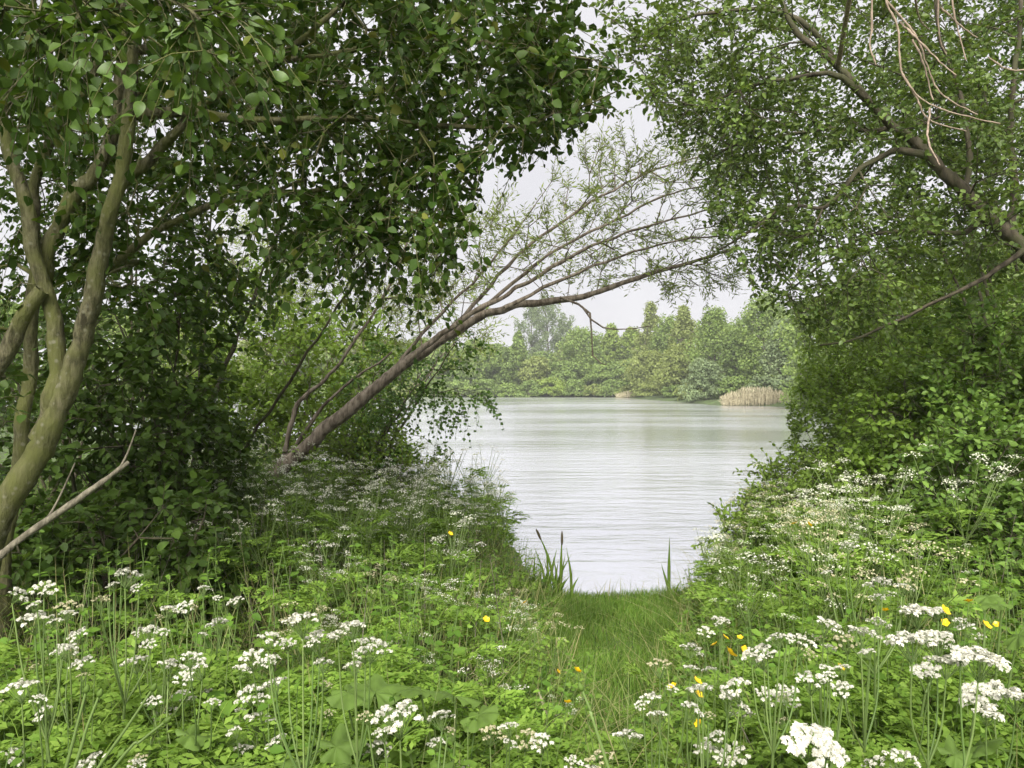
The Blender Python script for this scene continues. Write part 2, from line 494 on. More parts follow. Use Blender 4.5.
# ------------------------------------------------------------------ tree growth
def grow(limbs, targets, r, step=.22, rtip=.004, curve=.25, gravity=0.0, expo=.42):
    """limbs: list of (pts, r0, r1). Every target is joined to the nearest fitting node; returns node arrays and chains."""
    cap = 40 + sum(len(x[0]) * 12 for x in limbs) + len(targets) * 14
    Pn = np.zeros((cap, 3)); Dn = np.zeros((cap, 3)); par = np.full(cap, -1); rm = np.zeros(cap); limb = np.full(cap, -1); n = 0
    limb_paths = []
    for li, (pts, r0, r1) in enumerate(limbs):
        pts = np.asarray(pts, float)
        ln = np.linalg.norm(np.diff(pts, axis=0), axis=1).sum()
        k = max(4, min(len(pts) * 10, int(ln / step * 1.5)))
        c = catmull(pts, k)
        c[1:-1] += r.normal(scale=step * .035, size=(k - 2, 3))
        rr = r0 + (r1 - r0) * np.linspace(0, 1, k) ** (.85 if r0 != .0935 else .62)
        limb_paths.append((c, rr))
        Pn[n:n + k] = c; Dn[n:n + k] = unit(np.gradient(c, axis=0)); rm[n:n + k] = rr; limb[n:n + k] = li
        par[n:n + k] = np.arange(n - 1, n + k - 1)
        par[n] = -1 if n == 0 else int(np.argmin(((Pn[:n] - c[0]) ** 2).sum(1)))
        n += k
    if len(targets):
        d0 = np.array([np.sqrt(((Pn[:n] - t) ** 2).sum(1)).min() for t in targets])
        for t in np.asarray(targets)[np.argsort(d0)]:
            v = t - Pn[:n]; dist = np.linalg.norm(v, axis=1)
            cs = (v * Dn[:n]).sum(1) / np.maximum(dist, 1e-6)
            i = int(np.argmin(dist * (1.35 - .55 * cs)))
            L = dist[i]
            k = int(np.clip(L / step, 1, 12))
            ctrl = Pn[i] + Dn[i] * L * curve + v[i] * .3 + r.normal(scale=L * .06, size=3) + np.array([0, 0, gravity * L])
            s = np.linspace(0, 1, k + 1)[1:, None]
            q = (1 - s) ** 2 * Pn[i] + 2 * s * (1 - s) * ctrl + s ** 2 * t
            if n + k >= cap: break
            Pn[n:n + k] = q
            Dn[n:n + k] = unit(np.diff(np.vstack([Pn[i], q]), axis=0))
            par[n:n + k] = np.arange(n - 1, n + k - 1); par[n] = i
            n += k
    Pn, Dn, par, rm, limb = Pn[:n], Dn[:n], par[:n], rm[:n], limb[:n]
    tips = np.zeros(n); haschild = np.zeros(n, bool); haschild[par[par >= 0]] = True
    tips[~haschild] = 1
    for i in range(n - 1, 0, -1):
        if par[i] >= 0: tips[par[i]] += tips[i]
    rad = rtip * np.maximum(tips, 1) ** expo
    for i in range(n):
        if limb[i] >= 0: rad[i] = rm[i]
        elif par[i] >= 0: rad[i] = min(rad[i], rad[par[i]] * .85)
    # chains of free branches
    kids = [[] for _ in range(n)]
    for i in range(n):
        if par[i] >= 0 and limb[i] < 0: kids[par[i]].append(i)
    chains = []
    starts = []
    for i in range(n):
        ks = sorted(kids[i], key=lambda a: -rad[a])
        starts += [(i, a) for a in (ks if limb[i] >= 0 else ks[1:])]
    for p0, a in starts:
        ch = [p0, a]
        while kids[ch[-1]]:
            ch.append(max(kids[ch[-1]], key=lambda b: rad[b]))
        chains.append(ch)
    tip_i = np.where(~haschild & (limb < 0))[0]
    return dict(P=Pn, D=Dn, rad=rad, limb=limb, chains=chains, tips=tip_i, limbs=limb_paths)


def chain_geo(geo, T, sides=5, m=0):
    by = {}
    for ch in T['chains']:
        rr = T['rad'][ch].copy(); rr[0] = min(rr[0], rr[1] * 1.25)
        by.setdefault(len(ch), []).append((T['P'][ch], rr))
    for k, lst in by.items():
        v, q = tubes(np.array([a for a, b in lst]), np.array([b for a, b in lst]), sides)
        geo.add(v, q, m=m)


def sprays(T, r, per=4, length=(.22, .45), nleaf=9, size=(.05, .08), droop=.35, out_w=.6, spread=1.0, extra=0, up=1.0, tilt=.55, clear=None, upright=0.0, lean=0.0):
    """twigs with leaves at every branch tip (and at extra random branch nodes): returns twig tubes, leaf pos/dir/normal/size"""
    idx = T['tips']
    if extra:
        free = np.where((T['limb'] < 0))[0]
        idx = np.concatenate([idx, r.choice(free, min(extra, len(free)), replace=False)]) if len(free) else idx
    idx = np.repeat(idx, per); N = len(idx)
    base = T['P'][idx]
    d = unit(T['D'][idx] * out_w + r.normal(size=(N, 3)) * .6 * spread + np.array([0, 0, upright]))
    L = r.uniform(*length, N)
    k = 4
    s = np.linspace(0, 1, k)
    tw = base[:, None] + d[:, None] * (L[:, None] * s)[..., None]
    tw[..., 2] -= droop * L[:, None] * s ** 2
    # leaves
    ls = (np.arange(nleaf) + .6) / nleaf
    lp = base[:, None] + d[:, None] * (L[:, None] * ls)[..., None]
    lp[..., 2] -= droop * L[:, None] * ls ** 2
    td = unit(d[:, None] - np.array([0, 0, 1]) * (2 * droop * ls)[None, :, None])
    sd = unit(np.cross(td, r.normal(size=(N, 1, 3)) * .35 + UP))
    sgn = np.where(np.arange(nleaf) % 2 == 0, 1, -1)[None, :, None]
    ld = unit(td * .7 + sd * sgn * .8 + r.normal(size=(N, nleaf, 3)) * .35 - UP * .25 * droop)
    nr = unit(UP * up + r.normal(size=(N, nleaf, 3)) * tilt + np.array([0, -lean, 0]))
    sz = r.uniform(*size, (N, nleaf)) * (1 - .25 * np.abs(ls - .5))[None]
    lp, ld, nr, sz = lp.reshape(-1, 3), ld.reshape(-1, 3), nr.reshape(-1, 3), sz.reshape(-1)
    keep_t = np.ones(N, bool); keep = np.ones(len(lp), bool)
    if clear is not None:
        keep_t = ~clear(tw[:, -1]); keep = ~clear(lp) & np.repeat(keep_t, nleaf)
    hz = ground_h(lp[:, 0], lp[:, 1]); keep &= lp[:, 2] > hz + .03
    tr = np.linspace(.0028, .001, k)[None].repeat(N, 0)
    return (tw[keep_t], tr[keep_t]), (lp[keep], ld[keep], nr[keep], sz[keep])


def make_tree(name, label, cat, limbs, targets, seed, bark, leafm, tpl, group=None, limb_names=None, hero=0, hero_mesh=None, spray=None, growkw=None, sides=9):
    r = np.random.default_rng(seed)
    base = np.array(limbs[0][0][0], float)
    root = thing(name, label, cat, base, group)
    T = grow(limbs, targets, r, **(growkw or {}))
    for i, (c, rr) in enumerate(T['limbs']):
        ge = Geo()
        if rr[0] > .03:                       # finer rings so that bark lumps and burrs can bulge
            k2 = len(c) * 3
            rr = np.interp(np.linspace(0, 1, k2), np.linspace(0, 1, len(rr)), rr); c = catmull(c, k2)
            bulge = np.convolve(r.normal(size=k2 + 8), np.ones(9) / 9, 'valid') * .13
            rr = rr * (1 + bulge)
        v, q = tubes(c, rr * (1 + .03 * r.normal(size=len(rr))), sides)
        v = v + r.normal(scale=.0022, size=v.shape)
        ge.add(v, q)
        obj("trunk" if i == 0 else "limb", ge.mesh("limb", bark, base), root)
    sp = dict(spray or {})
    (tw, tr), (lp, ld, nr, sz) = sprays(T, r, **sp)
    ge = Geo()
    chain_geo(ge, T)
    if len(tw):
        v, q = tubes(tw, tr, 3); ge.add(v, q)
    if ge.n:
        tag(obj("branches", ge.mesh("branches", bark, base), root), kind="stuff")
    if hero:
        px, py = proj(lp)
        show = sz / lp[:, 1] * ((px > 2) & (px < 1022) & (py > 2) & (py < 766) & (lp[:, 1] > .5))
        pick = np.argsort(-show)[:hero]
        for i in pick:
            d = unit(ld[i]); s_ = unit(np.cross(nr[i], d)); n_ = np.cross(d, s_)
            mw = Matrix(((d[0], s_[0], n_[0], 0), (d[1], s_[1], n_[1], 0), (d[2], s_[2], n_[2], 0), (0, 0, 0, 1)))
            o = obj("leaf", hero_mesh, root)
            o.matrix_local = Matrix.Translation(Vector(lp[i] - base)) @ mw @ Matrix.Scale(float(sz[i]), 4)
        keep = np.ones(len(lp), bool); keep[pick] = False
        lp, ld, nr, sz = lp[keep], ld[keep], nr[keep], sz[keep]
    ge = Geo()
    place(ge, tpl, lp, ld, nr, sz)
    tag(obj("crown", ge.mesh("crown", leafm, base), root), kind="stuff")
    return root, T


def px_pts(lst, d=None):
    return [P(a[0], a[1], a[2] if len(a) > 2 else d) for a in lst]


def on_ground(px, d):
    x = (px - CX) / FPX * d
    return np.array([x, d, gh(x, d) - .05])


# the open view to sky and water that the near trees leave
def clear_view(p):
    px, py = proj(p)
    sky = [(590, 118), (640, 112), (668, 160), (700, 200), (690, 235), (735, 268), (748, 300), (735, 318), (690, 292), (640, 278), (600, 262),
           (545, 240), (512, 238), (495, 262), (478, 240), (520, 210), (552, 208), (566, 160)]
    lake = [(520, 300), (700, 300), (800, 330), (786, 420), (780, 455), (730, 500), (680, 560), (600, 560), (520, 545), (470, 500), (500, 430), (505, 380)]
    return in_poly(px, py, sky) | in_poly(px, py, lake)


hero_leaf = Geo(); place(hero_leaf, HERO, np.zeros((1, 3)), np.array([[1., 0, 0]]), np.array([[0, 0, 1.]]), 1.0)
hero_leaf_near = hero_leaf.mesh("leaf", M['leaf_veined'])
hero_leaf = Geo(); place(hero_leaf, leaf_hero(.34, .22), np.zeros((1, 3)), np.array([[1., 0, 0]]), np.array([[0, 0, 1.]]), 1.0)
hero_leaf_dark = hero_leaf.mesh("leaf", M['leaf_dark'])

# ---- left foreground tree, several mossy stems
r = np.random.default_rng(21)
D0 = 3.8
limbs = [
    ([on_ground(-55, D0)] + px_pts([(-30, 610), (-5, 530), (35, 455), (64, 400), (84, 340), (97, 275), (116, 190), (130, 90), (134, 10), (150, -90), (190, -220)], D0), .0935, .016),
    (px_pts([(38, 440), (58, 385), (56, 340), (42, 285), (28, 220), (8, 140), (-12, 50), (-30, -60), (-35, -200)], D0 + .01), .047, .02),
    (px_pts([(42, 285), (48, 250), (68, 207), (90, 178), (112, 140), (124, 80), (118, 0), (100, -140)], D0 + .1), .045, .02),
    (px_pts([(42, 290), (20, 325), (-8, 375), (-50, 430)], D0 - .05), .034, .04),
    ([on_ground(0, D0 + .35)] + px_pts([(5, 560), (14, 480), (24, 410), (30, 340), (36, 260), (34, 180), (62, 122), (82, 95), (110, 30), (120, -80)], D0 + .35), .047, .018),
    (px_pts([(128, 115), (180, 112), (250, 120), (330, 118), (420, 124), (500, 128), (590, 104)], D0 + .2), .03, .006),
    (px_pts([(134, 50), (200, 52), (290, 60), (400, 40), (500, 45), (590, 60)], D0 + .4), .028, .006),
    (px_pts([(116, 190), (148, 160), (178, 130), (205, 102), (270, 60), (340, 10), (420, -60)], D0 + .25), .032, .008),
    (px_pts([(97, 275), (150, 235), (230, 200), (320, 190), (420, 185), (480, 190)], D0 + .6), .026, .006),
    (px_pts([(150, -90), (250, -120), (380, -110), (520, -80)], D0 + .2), .026, .006),
    (px_pts([(120, 60, D0), (115, 20, 3.2), (130, -10, 2.7), (160, -5, 2.4), (200, 20, 2.3)]), .014, .004),
    (px_pts([(-12, 50, D0), (10, 0, 3.1), (40, -30, 2.6), (80, -10, 2.3)]), .014, .004),
]
tg = np.vstack([
    sample_poly([(0, 0), (300, 0), (330, 120), (270, 240), (120, 300), (0, 290)], 240, 3.9, 6.2, r),
    sample_poly([(300, 0), (520, 0), (600, 60), (600, 120), (540, 150), (500, 170), (440, 220), (330, 250), (250, 250), (280, 120)], 260, 3.6, 5.4, r),
    sample_poly([(330, 200), (440, 200), (470, 240), (410, 262), (330, 262)], 22, 3.7, 4.4, r),
    sample_poly([(-150, -420), (450, -420), (560, -100), (540, 0), (-150, 0)], 400, 3.1, 6.2, r),  # crown above the frame, extended and thickened to block skylight
    sample_poly([(-200, -100), (0, -100), (0, 420), (-200, 420)], 60, 3.6, 5.6, r),
    sample_poly([(0, -10), (110, -10), (130, 30), (60, 40), (0, 35)], 12, 2.3, 2.7, r),
    sample_poly([(110, 0), (215, 0), (245, 50), (160, 65)], 10, 2.3, 2.8, r),
    sample_poly([(520, 40), (600, 50), (645, 78), (632, 112), (570, 140), (500, 130)], 34, 3.8, 4.8, r),
    sample_poly([(500, 0), (580, 0), (590, 40), (520, 50)], 14, 3.8, 4.8, r),
    sample_poly([(0, 70), (60, 60), (70, 100), (0, 110)], 5, 2.8, 3.2, r),
    r.uniform([-4.6, 2.3, 2.9], [-1.3, 3.6, 5.4], (150, 3)),  # foliage mostly outside the frame, added to shade the crown's front
    r.uniform([-4.6, 3.2, 1.4], [-3.2, 5.0, 3.4], (50, 3)),
])
def clear_a(p):
    px, py = proj(p)
    gap = (px > 560) & (py > 8) & (py < 68) & (px > 600 - py * .5)
    holes = in_poly(px, py, [(130, 120), (175, 120), (180, 160), (130, 160)]) & (np.sin(px * .9) * np.cos(py * .8) > -.3)
    rim = (px > 490) & (py > 165 + (560 - px) * .5)
    return clear_view(p) | (gap & (np.sin(px * .31 + py * .2) > -.2)) | (px > 648) | holes | rim
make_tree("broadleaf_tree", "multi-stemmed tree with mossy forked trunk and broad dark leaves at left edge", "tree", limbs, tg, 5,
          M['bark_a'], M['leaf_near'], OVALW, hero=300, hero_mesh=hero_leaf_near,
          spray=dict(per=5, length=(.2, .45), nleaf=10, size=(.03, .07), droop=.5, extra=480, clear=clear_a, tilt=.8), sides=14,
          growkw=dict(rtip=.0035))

# ---- dark shrubs under it
def ell(px, py, d, rx, ry, rz=None):
    k = d / FPX
    return P(px, py, d), np.array([rx * k, (rz or (rx + ry) / 2) * k, ry * k])


def shrub(name, label, base_px, d, ells, n, seed, bark, leafm, tpl, spray, stems=5, group=None, cat="shrub", hero=0, hero_mesh=None, inner=.55, clear=clear_view):
    r = np.random.default_rng(seed)
    b = on_ground(base_px, d)
    tot = sum(np.prod(e[1]) ** (2 / 3) for e in ells)
    T = []
    for c, rad in ells:
        q = sample_ell(c, rad, max(4, int(n * np.prod(rad) ** (2 / 3) / tot)), r, inner)
        T.append(q)
    T = np.vstack(T)
    T[:, 1] = np.maximum(T[:, 1], 1.2)
    T = T[(T[:, 2] > ground_h(T[:, 0], T[:, 1]) + .08)]
    limbs = []
    for i in range(stems):
        c, rad = ells[i % len(ells)]
        e = c + r.normal(size=3) * rad * .4
        st = b + np.array([r.normal() * .12, r.normal() * .12, 0]) if i else b
        mid = st * .55 + e * .45 + np.array([r.normal() * .1, r.normal() * .1, .15])
        limbs.append(([st, mid, e], .022 if d < 9 else .035, .006))
    sp = dict(spray); sp.setdefault('clear', clear)
    return make_tree(name, label, cat, limbs, T, seed + 1, bark, leafm, tpl, group=group, hero=hero, hero_mesh=hero_mesh, spray=sp, sides=6, growkw=dict(step=.25, rtip=.003))


US = dict(per=4, length=(.18, .38), nleaf=8, size=(.05, .08), droop=.4, extra=60, tilt=.6)
shrub("dark_shrub", "dark leafy shrub behind the mossy trunk at the far left", 40, 5.4, [ell(20, 440, 5.4, 100, 120), ell(120, 470, 5.6, 80, 110)], 190, 31, M['bark_b'], M['leaf_dark'], OVALW, US, hero=60, hero_mesh=hero_leaf_dark)
shrub("dark_shrub", "dark shrub with hanging leaves right of the mossy trunk, below the canopy", 180, 6.0, [ell(160, 400, 6.0, 60, 110), ell(130, 300, 6.2, 70, 80), ell(205, 310, 6.3, 40, 60)], 190, 33, M['bark_b'], M['leaf_dark'], OVALW, US)
shrub("dark_shrub", "low dark shrub behind the cow parsley, under the broken branch", 110, 4.6, [ell(60, 570, 4.5, 90, 60), ell(160, 550, 4.8, 90, 60)], 150, 35, M['bark_b'], M['leaf_dark'], OVALW, US, hero=60, hero_mesh=hero_leaf_dark)
shrub("dark_shrub", "dark shrub between the broken branch and the leaning trunk", 225, 6.6, [ell(200, 470, 6.6, 50, 70), ell(165, 520, 6.0, 55, 45)], 130, 37, M['bark_b'], M['leaf_dark'], OVAL, US)
shrub("shaded_tree", "shaded small tree filling the gaps behind the mossy stems at left", 60, 8.0, [ell(30, 250, 8.0, 90, 90), ell(-40, 380, 7.8, 90, 120), ell(110, 380, 8.0, 60, 80), ell(180, 240, 8.2, 60, 50)], 190, 39, M['bark_b'], M['leaf_dark'], OVAL, dict(US, extra=0), cat="tree", stems=6)

shrub("shaded_tree", "dark tree whose crown closes the gaps behind the left canopy", 150, 7.4, [ell(50, 110, 7.4, 110, 120), ell(190, 120, 7.4, 110, 90), ell(320, 70, 7.0, 90, 80), ell(400, 150, 6.8, 60, 60)], 300, 47, M['bark_b'], M['leaf_dark'], OVAL, dict(US, extra=80), cat="tree", stems=7)

# ---- leaning willow over the water
r = np.random.default_rng(41)
dW = 9.0
limbs = [
    ([on_ground(258, dW)] + px_pts([(264, 505), (278, 475), (305, 447), (350, 408), (400, 368), (440, 341), (480, 318), (525, 304), (578, 297), (632, 280), (690, 262), (735, 250)], dW), .115, .013),
    (px_pts([(405, 363), (445, 332), (490, 303), (540, 275), (592, 246), (650, 226), (722, 206)], dW - .2), .036, .008),
    (px_pts([(445, 335), (482, 296), (517, 256), (556, 226), (602, 196), (650, 172), (705, 155)], dW + .2), .028, .007),
    (px_pts([(465, 325), (505, 290), (552, 252), (610, 223), (660, 197), (705, 186)], dW), .025, .007),
    (px_pts([(505, 308), (560, 281), (612, 259), (672, 241), (735, 234)], dW - .3), .023, .006),
    (px_pts([(395, 370), (432, 322), (472, 284), (505, 246), (535, 205)], dW + .4), .025, .007),
    (px_pts([(560, 297), (582, 306), (592, 320), (591, 350), (600, 362), (606, 365)], dW - .1), .014, .004),
    (px_pts([(582, 306), (600, 326), (622, 329), (650, 326)], dW - .1), .010, .003),
    (px_pts([(278, 478), (288, 435), (300, 402), (330, 375), (365, 325), (398, 270), (420, 200)], dW + .1), .034, .009),
    (px_pts([(284, 465), (312, 420), (345, 385), (392, 352)], dW + .3), .028, .01),
]
tg = np.vstack([
    sample_poly([(470, 290), (520, 225), (600, 175), (680, 145), (745, 150), (750, 250), (640, 285), (560, 292)], 130, dW - .8, dW + .9, r),
    sample_poly([(520, 200), (600, 150), (700, 140), (690, 180), (560, 220)], 30, dW - .5, dW + .9, r),
    sample_poly([(380, 280), (470, 215), (520, 215), (500, 260), (430, 330), (390, 340)], 55, dW - .5, dW + 1.2, r),
    sample_poly([(620, 275), (740, 240), (745, 275), (690, 300)], 20, dW - .6, dW + .6, r),
])
make_tree("leaning_willow", "willow with long bare trunk leaning right across the water", "tree", limbs, tg, 43, M['bark_c'], M['leaf_willow'], NARROW,
          spray=dict(per=3, length=(.2, .5), nleaf=10, size=(.055, .095), droop=-.05, extra=270, tilt=.9, out_w=1.1, spread=.7, upright=.25), sides=12, growkw=dict(rtip=.0045, curve=.35))

# ---- willows and young alder behind the leaning trunk
MS = dict(per=5, length=(.25, .6), nleaf=11, size=(.07, .115), droop=.1, extra=60, tilt=.8, upright=.3)
shrub("willow_bush", "pale green willow bush behind the base of the leaning trunk", 300, 11.3, [ell(280, 390, 11, 75, 90), ell(235, 350, 11, 55, 80), ell(220, 430, 10.5, 50, 60), ell(340, 380, 11.6, 60, 70), ell(310, 450, 11.5, 70, 50)], 560, 51, M['bark_c'], M['leaf_mid'], SMALL, MS)
shrub("willow_bush", "tall thin willow with sky showing through, left of the leaning branches", 350, 13.5, [ell(330, 290, 13.5, 70, 80), ell(400, 280, 13.5, 50, 70), ell(270, 280, 13.5, 70, 70), ell(450, 330, 13.0, 40, 50)], 330, 53, M['bark_c'], M['leaf_willow'], NARROW, dict(MS, size=(.08, .13)), stems=9)
shrub("young_alder", "young alder with dark leaf sprays hanging over the water edge", 350, 9.9, [ell(385, 385, 9.9, 55, 45), ell(440, 400, 9.7, 50, 17), ell(395, 440, 9.7, 45, 40), ell(360, 450, 9.9, 50, 40), ell(460, 350, 10., 30, 30)], 190, 55, M['bark_b'], M['leaf_alder'], ROUND,
      dict(per=4, length=(.18, .4), nleaf=8, size=(.045, .065), droop=.6, extra=50, tilt=.6, clear=None), inner=.2)
shrub("willow_bush", "bushy willow at the water's edge below the alder sprays", 340, 9.5, [ell(340, 475, 9.6, 60, 40), ell(390, 480, 9.3, 40, 35), ell(250, 470, 9.6, 40, 40)], 220, 57, M['bark_c'], M['leaf_mid'], SMALL, dict(MS, size=(.05, .08)))

# ---- right tree with a trunk leaning in from the right edge
r = np.random.default_rng(61)
dR = 6.6
limbs = [
    ([on_ground(1210, dR)] + px_pts([(1190, 480), (1130, 360), (1075, 298), (1024, 250), (985, 215), (955, 183), (925, 153), (895, 127), (862, 96), (838, 66), (800, 35), (770, -20), (740, -90)], dR), .092, .014),
    (px_pts([(928, 156), (905, 151), (885, 154), (856, 173), (826, 206), (785, 206), (757, 226), (720, 250)], dR - .2), .034, .006),
    (px_pts([(866, 98), (842, 76), (812, 74), (765, 82), (715, 100), (668, 108)], dR - .3), .03, .006),
    (px_pts([(895, 127), (860, 130), (820, 128), (770, 140), (720, 150), (690, 180)], dR + .3), .026, .006),
    (px_pts([(838, 66), (800, 20), (740, 10), (680, 20), (630, 40)], dR + .2), .028, .006),
    (px_pts([(985, 215), (960, 235), (920, 230), (870, 236), (830, 260), (790, 290)], dR + .2), .03, .006),
    (px_pts([(965, 195), (968, 160), (962, 100), (940, 30), (930, -80)], dR + .1), .03, .01),
    (px_pts([(1010, 240), (1015, 190), (1010, 120), (1020, 30), (1020, -90)], dR + .3), .04, .012),
    (px_pts([(1024, 250), (990, 275), (940, 300), (880, 330), (820, 345)], dR - .1), .026, .006),
]
tg = np.vstack([
    sample_poly([(610, 0), (760, 0), (770, 130), (720, 180), (690, 150), (650, 110), (620, 60)], 115, dR - 1.0, dR + 1.2, r),
    sample_poly([(760, 0), (1024, 0), (1024, 260), (900, 260), (800, 240), (740, 230), (700, 200), (740, 120)], 400, dR - .6, dR + 2.2, r),
    sample_poly([(720, 200), (880, 230), (900, 330), (810, 335), (780, 300), (735, 262)], 90, dR - .7, dR + 1.0, r),
    sample_poly([(600, -350), (1150, -350), (1150, 0), (610, 0)], 50, dR - 1.2, dR + 1.8, r),
    sample_poly([(1024, 0), (1150, 0), (1150, 380), (1024, 380)], 60, dR - 1.0, dR + 1.5, r),
])
treeR, TR = make_tree("small_leaved_tree", "tree with small leaves whose brown trunk leans in from the right edge", "tree", limbs, tg, 63, M['bark_b'], M['leaf_right'], OVAL,
          spray=dict(per=5, length=(.2, .48), nleaf=11, size=(.038, .064), droop=.2, extra=520, tilt=.7, clear=lambda p: clear_view(p) | (proj(p)[0] < 585)), sides=12)

# bare dead branch hanging from it, pale against the leaves
base = np.array(treeR.location)
ge = Geo()
dd = 3.0
tw = [
    [(880, -60), (886, 0), (897, 25), (900, 60), (903, 75), (920, 98), (950, 112), (1000, 124)],
    [(886, 0), (905, 22), (918, 40), (935, 85), (950, 100), (978, 115)],
    [(912, 40), (922, 60), (933, 100)],
    [(903, 75), (915, 95), (930, 120), (966, 131)],
    [(930, 108), (928, 140), (940, 165)],
    [(900, 22), (918, 40), (940, 62), (956, 75)],
    [(938, -60), (938, 15), (940, 40), (946, 55)],
    [(950, -60), (952, 0), (958, 30), (966, 60)],
    [(941, 8), (960, 25), (977, 38)],
    [(870, -60), (872, 20), (870, 45), (876, 65)],
    [(915, 0), (920, 20), (930, 30)],
    [(1040, 68), (1010, 70), (988, 57)],
]
for t in tw:
    c = catmull(px_pts(t, dd), len(t) * 6)
    c = np.array([0, 0, EYE]) + (c - [0, 0, EYE]) * (1 + np.linspace(0, r.normal() * .05, len(c)))[:, None]
    c += r.normal(scale=.0009, size=c.shape)
    v, q = tubes(c, np.linspace(.0037, .002, len(c)) * (1 + .25 * np.abs(r.normal(size=len(c)))), 6)
    ge.add(v, q)
hang = catmull([P(838, 66, dR), P(860, -60, 5.2), P(880, -150, 3.8), P(885, -60, 3.0)], 24)
v, q = tubes(hang, np.linspace(.02, .007, 24), 6); ge.add(v, q)
hang = catmull([P(880, -150, 3.8), P(940, -140, 3.4), P(944, -55, 3.0)], 14)
v, q = tubes(hang, np.linspace(.01, .006, 14), 6); ge.add(v, q)
o = obj("dead_branch", ge.mesh("dead_branch", M['twig_pink'], base), treeR)
o["label"] = "bare pinkish dead twigs hanging down at top right"

# ---- right hand shrubs
RS = dict(per=5, length=(.18, .42), nleaf=10, size=(.04, .065), droop=.25, extra=80, tilt=.7, upright=.15)
shrub("tall_willow", "pale willow foliage below the leaning right trunk", 960, 10.5, [ell(850, 345, 10.5, 55, 60), ell(910, 310, 10.8, 70, 80), ell(980, 300, 10.5, 80, 90)], 480, 71, M['bark_b'], M['leaf_mid'], SMALL, dict(RS, size=(.06, .095), nleaf=12, length=(.3, .6)), cat="tree", stems=7)
shrub("bank_shrub", "low light green shrub sloping down the right bank to the water", 800, 7.3, [ell(815, 500, 7.4, 55, 40), ell(780, 520, 7.2, 40, 34), ell(745, 548, 7.0, 34, 32)], 230, 83, M['bark_b'], M['leaf_mid'], OVAL, dict(RS, size=(.035, .06), extra=40), clear=None)
shrub("hedge_shrub", "fresh green shrub that ends the right thicket beside the water", 850, 9.2, [ell(845, 430, 9.2, 55, 70), ell(880, 400, 9.4, 60, 60), ell(835, 480, 8.8, 60, 45)], 520, 73, M['bark_b'], M['leaf_shrub'], SMALL, dict(RS, size=(.048, .08)))
shrub("hedge_shrub", "rounded green shrub in the middle of the right thicket", 910, 7.6, [ell(910, 450, 7.6, 75, 75), ell(880, 510, 7.4, 80, 50), ell(960, 400, 7.8, 70, 60)], 560, 75, M['bark_b'], M['leaf_shrub'], OVAL, dict(RS, size=(.048, .08)))
shrub("bramble_shrub", "dark green bramble at the right edge above the white flower heads", 1010, 5.6, [ell(1000, 500, 5.6, 75, 80), ell(960, 550, 5.3, 70, 50), ell(1040, 570, 5.0, 70, 60)], 420, 77, M['bark_b'], M['leaf_shrub2'], OVAL, dict(RS, size=(.045, .07)))
shrub("hedge_shrub", "shaded shrub under the leaning right trunk at the picture's edge", 1010, 7.0, [ell(1010, 380, 7.0, 80, 80), ell(1060, 450, 6.8, 70, 80)], 330, 79, M['bark_b'], M['leaf_shrub2'], OVAL, dict(RS, size=(.048, .08)))
shrub("dark_tree", "dark leafy tree behind the leaning trunk at top right", 1050, 9.5, [ell(990, 60, 9.5, 80, 110), ell(930, 130, 9.8, 70, 70), ell(1030, 200, 9.4, 60, 80)], 330, 81, M['bark_b'], M['leaf_dark'], OVAL, dict(RS, size=(.06, .09), length=(.3, .6)), cat="tree", stems=7)

# ---- broken pale branch at the left
ge = Geo()
c = catmull(px_pts([(-40, 590, 3.1), (-5, 560, 3.1), (22, 538, 3.15), (70, 505, 3.2), (102, 482, 3.25), (129, 462, 3.3)]), 26)
v, q = tubes(c, np.linspace(.0165, .0095, 26) * (1 + .06 * r.normal(size=26)), 9)
v += r.normal(scale=.0012, size=v.shape); ge.add(v, q)
for t in ([(45, 522, 3.17), (58, 500, 3.2), (75, 463, 3.2)], [(120, 468, 3.28), (128, 452, 3.3), (136, 430, 3.35)]):
    c = catmull(px_pts(t), 8); v, q = tubes(c, np.linspace(.006, .003, 8), 5); ge.add(v, q)
c = catmull([P(-40, 590, 3.1), P(-110, 640, 3.0), np.array([-2.75, 2.9, gh(-2.75, 2.9) - .02])], 10)
v, q = tubes(c, np.linspace(.023, .019, 10), 9); ge.add(v, q)
tag(obj("broken_branch", ge.mesh("broken_branch", M['bark_dead'])), "pale broken bare branch sloping up from the left edge", "branch")

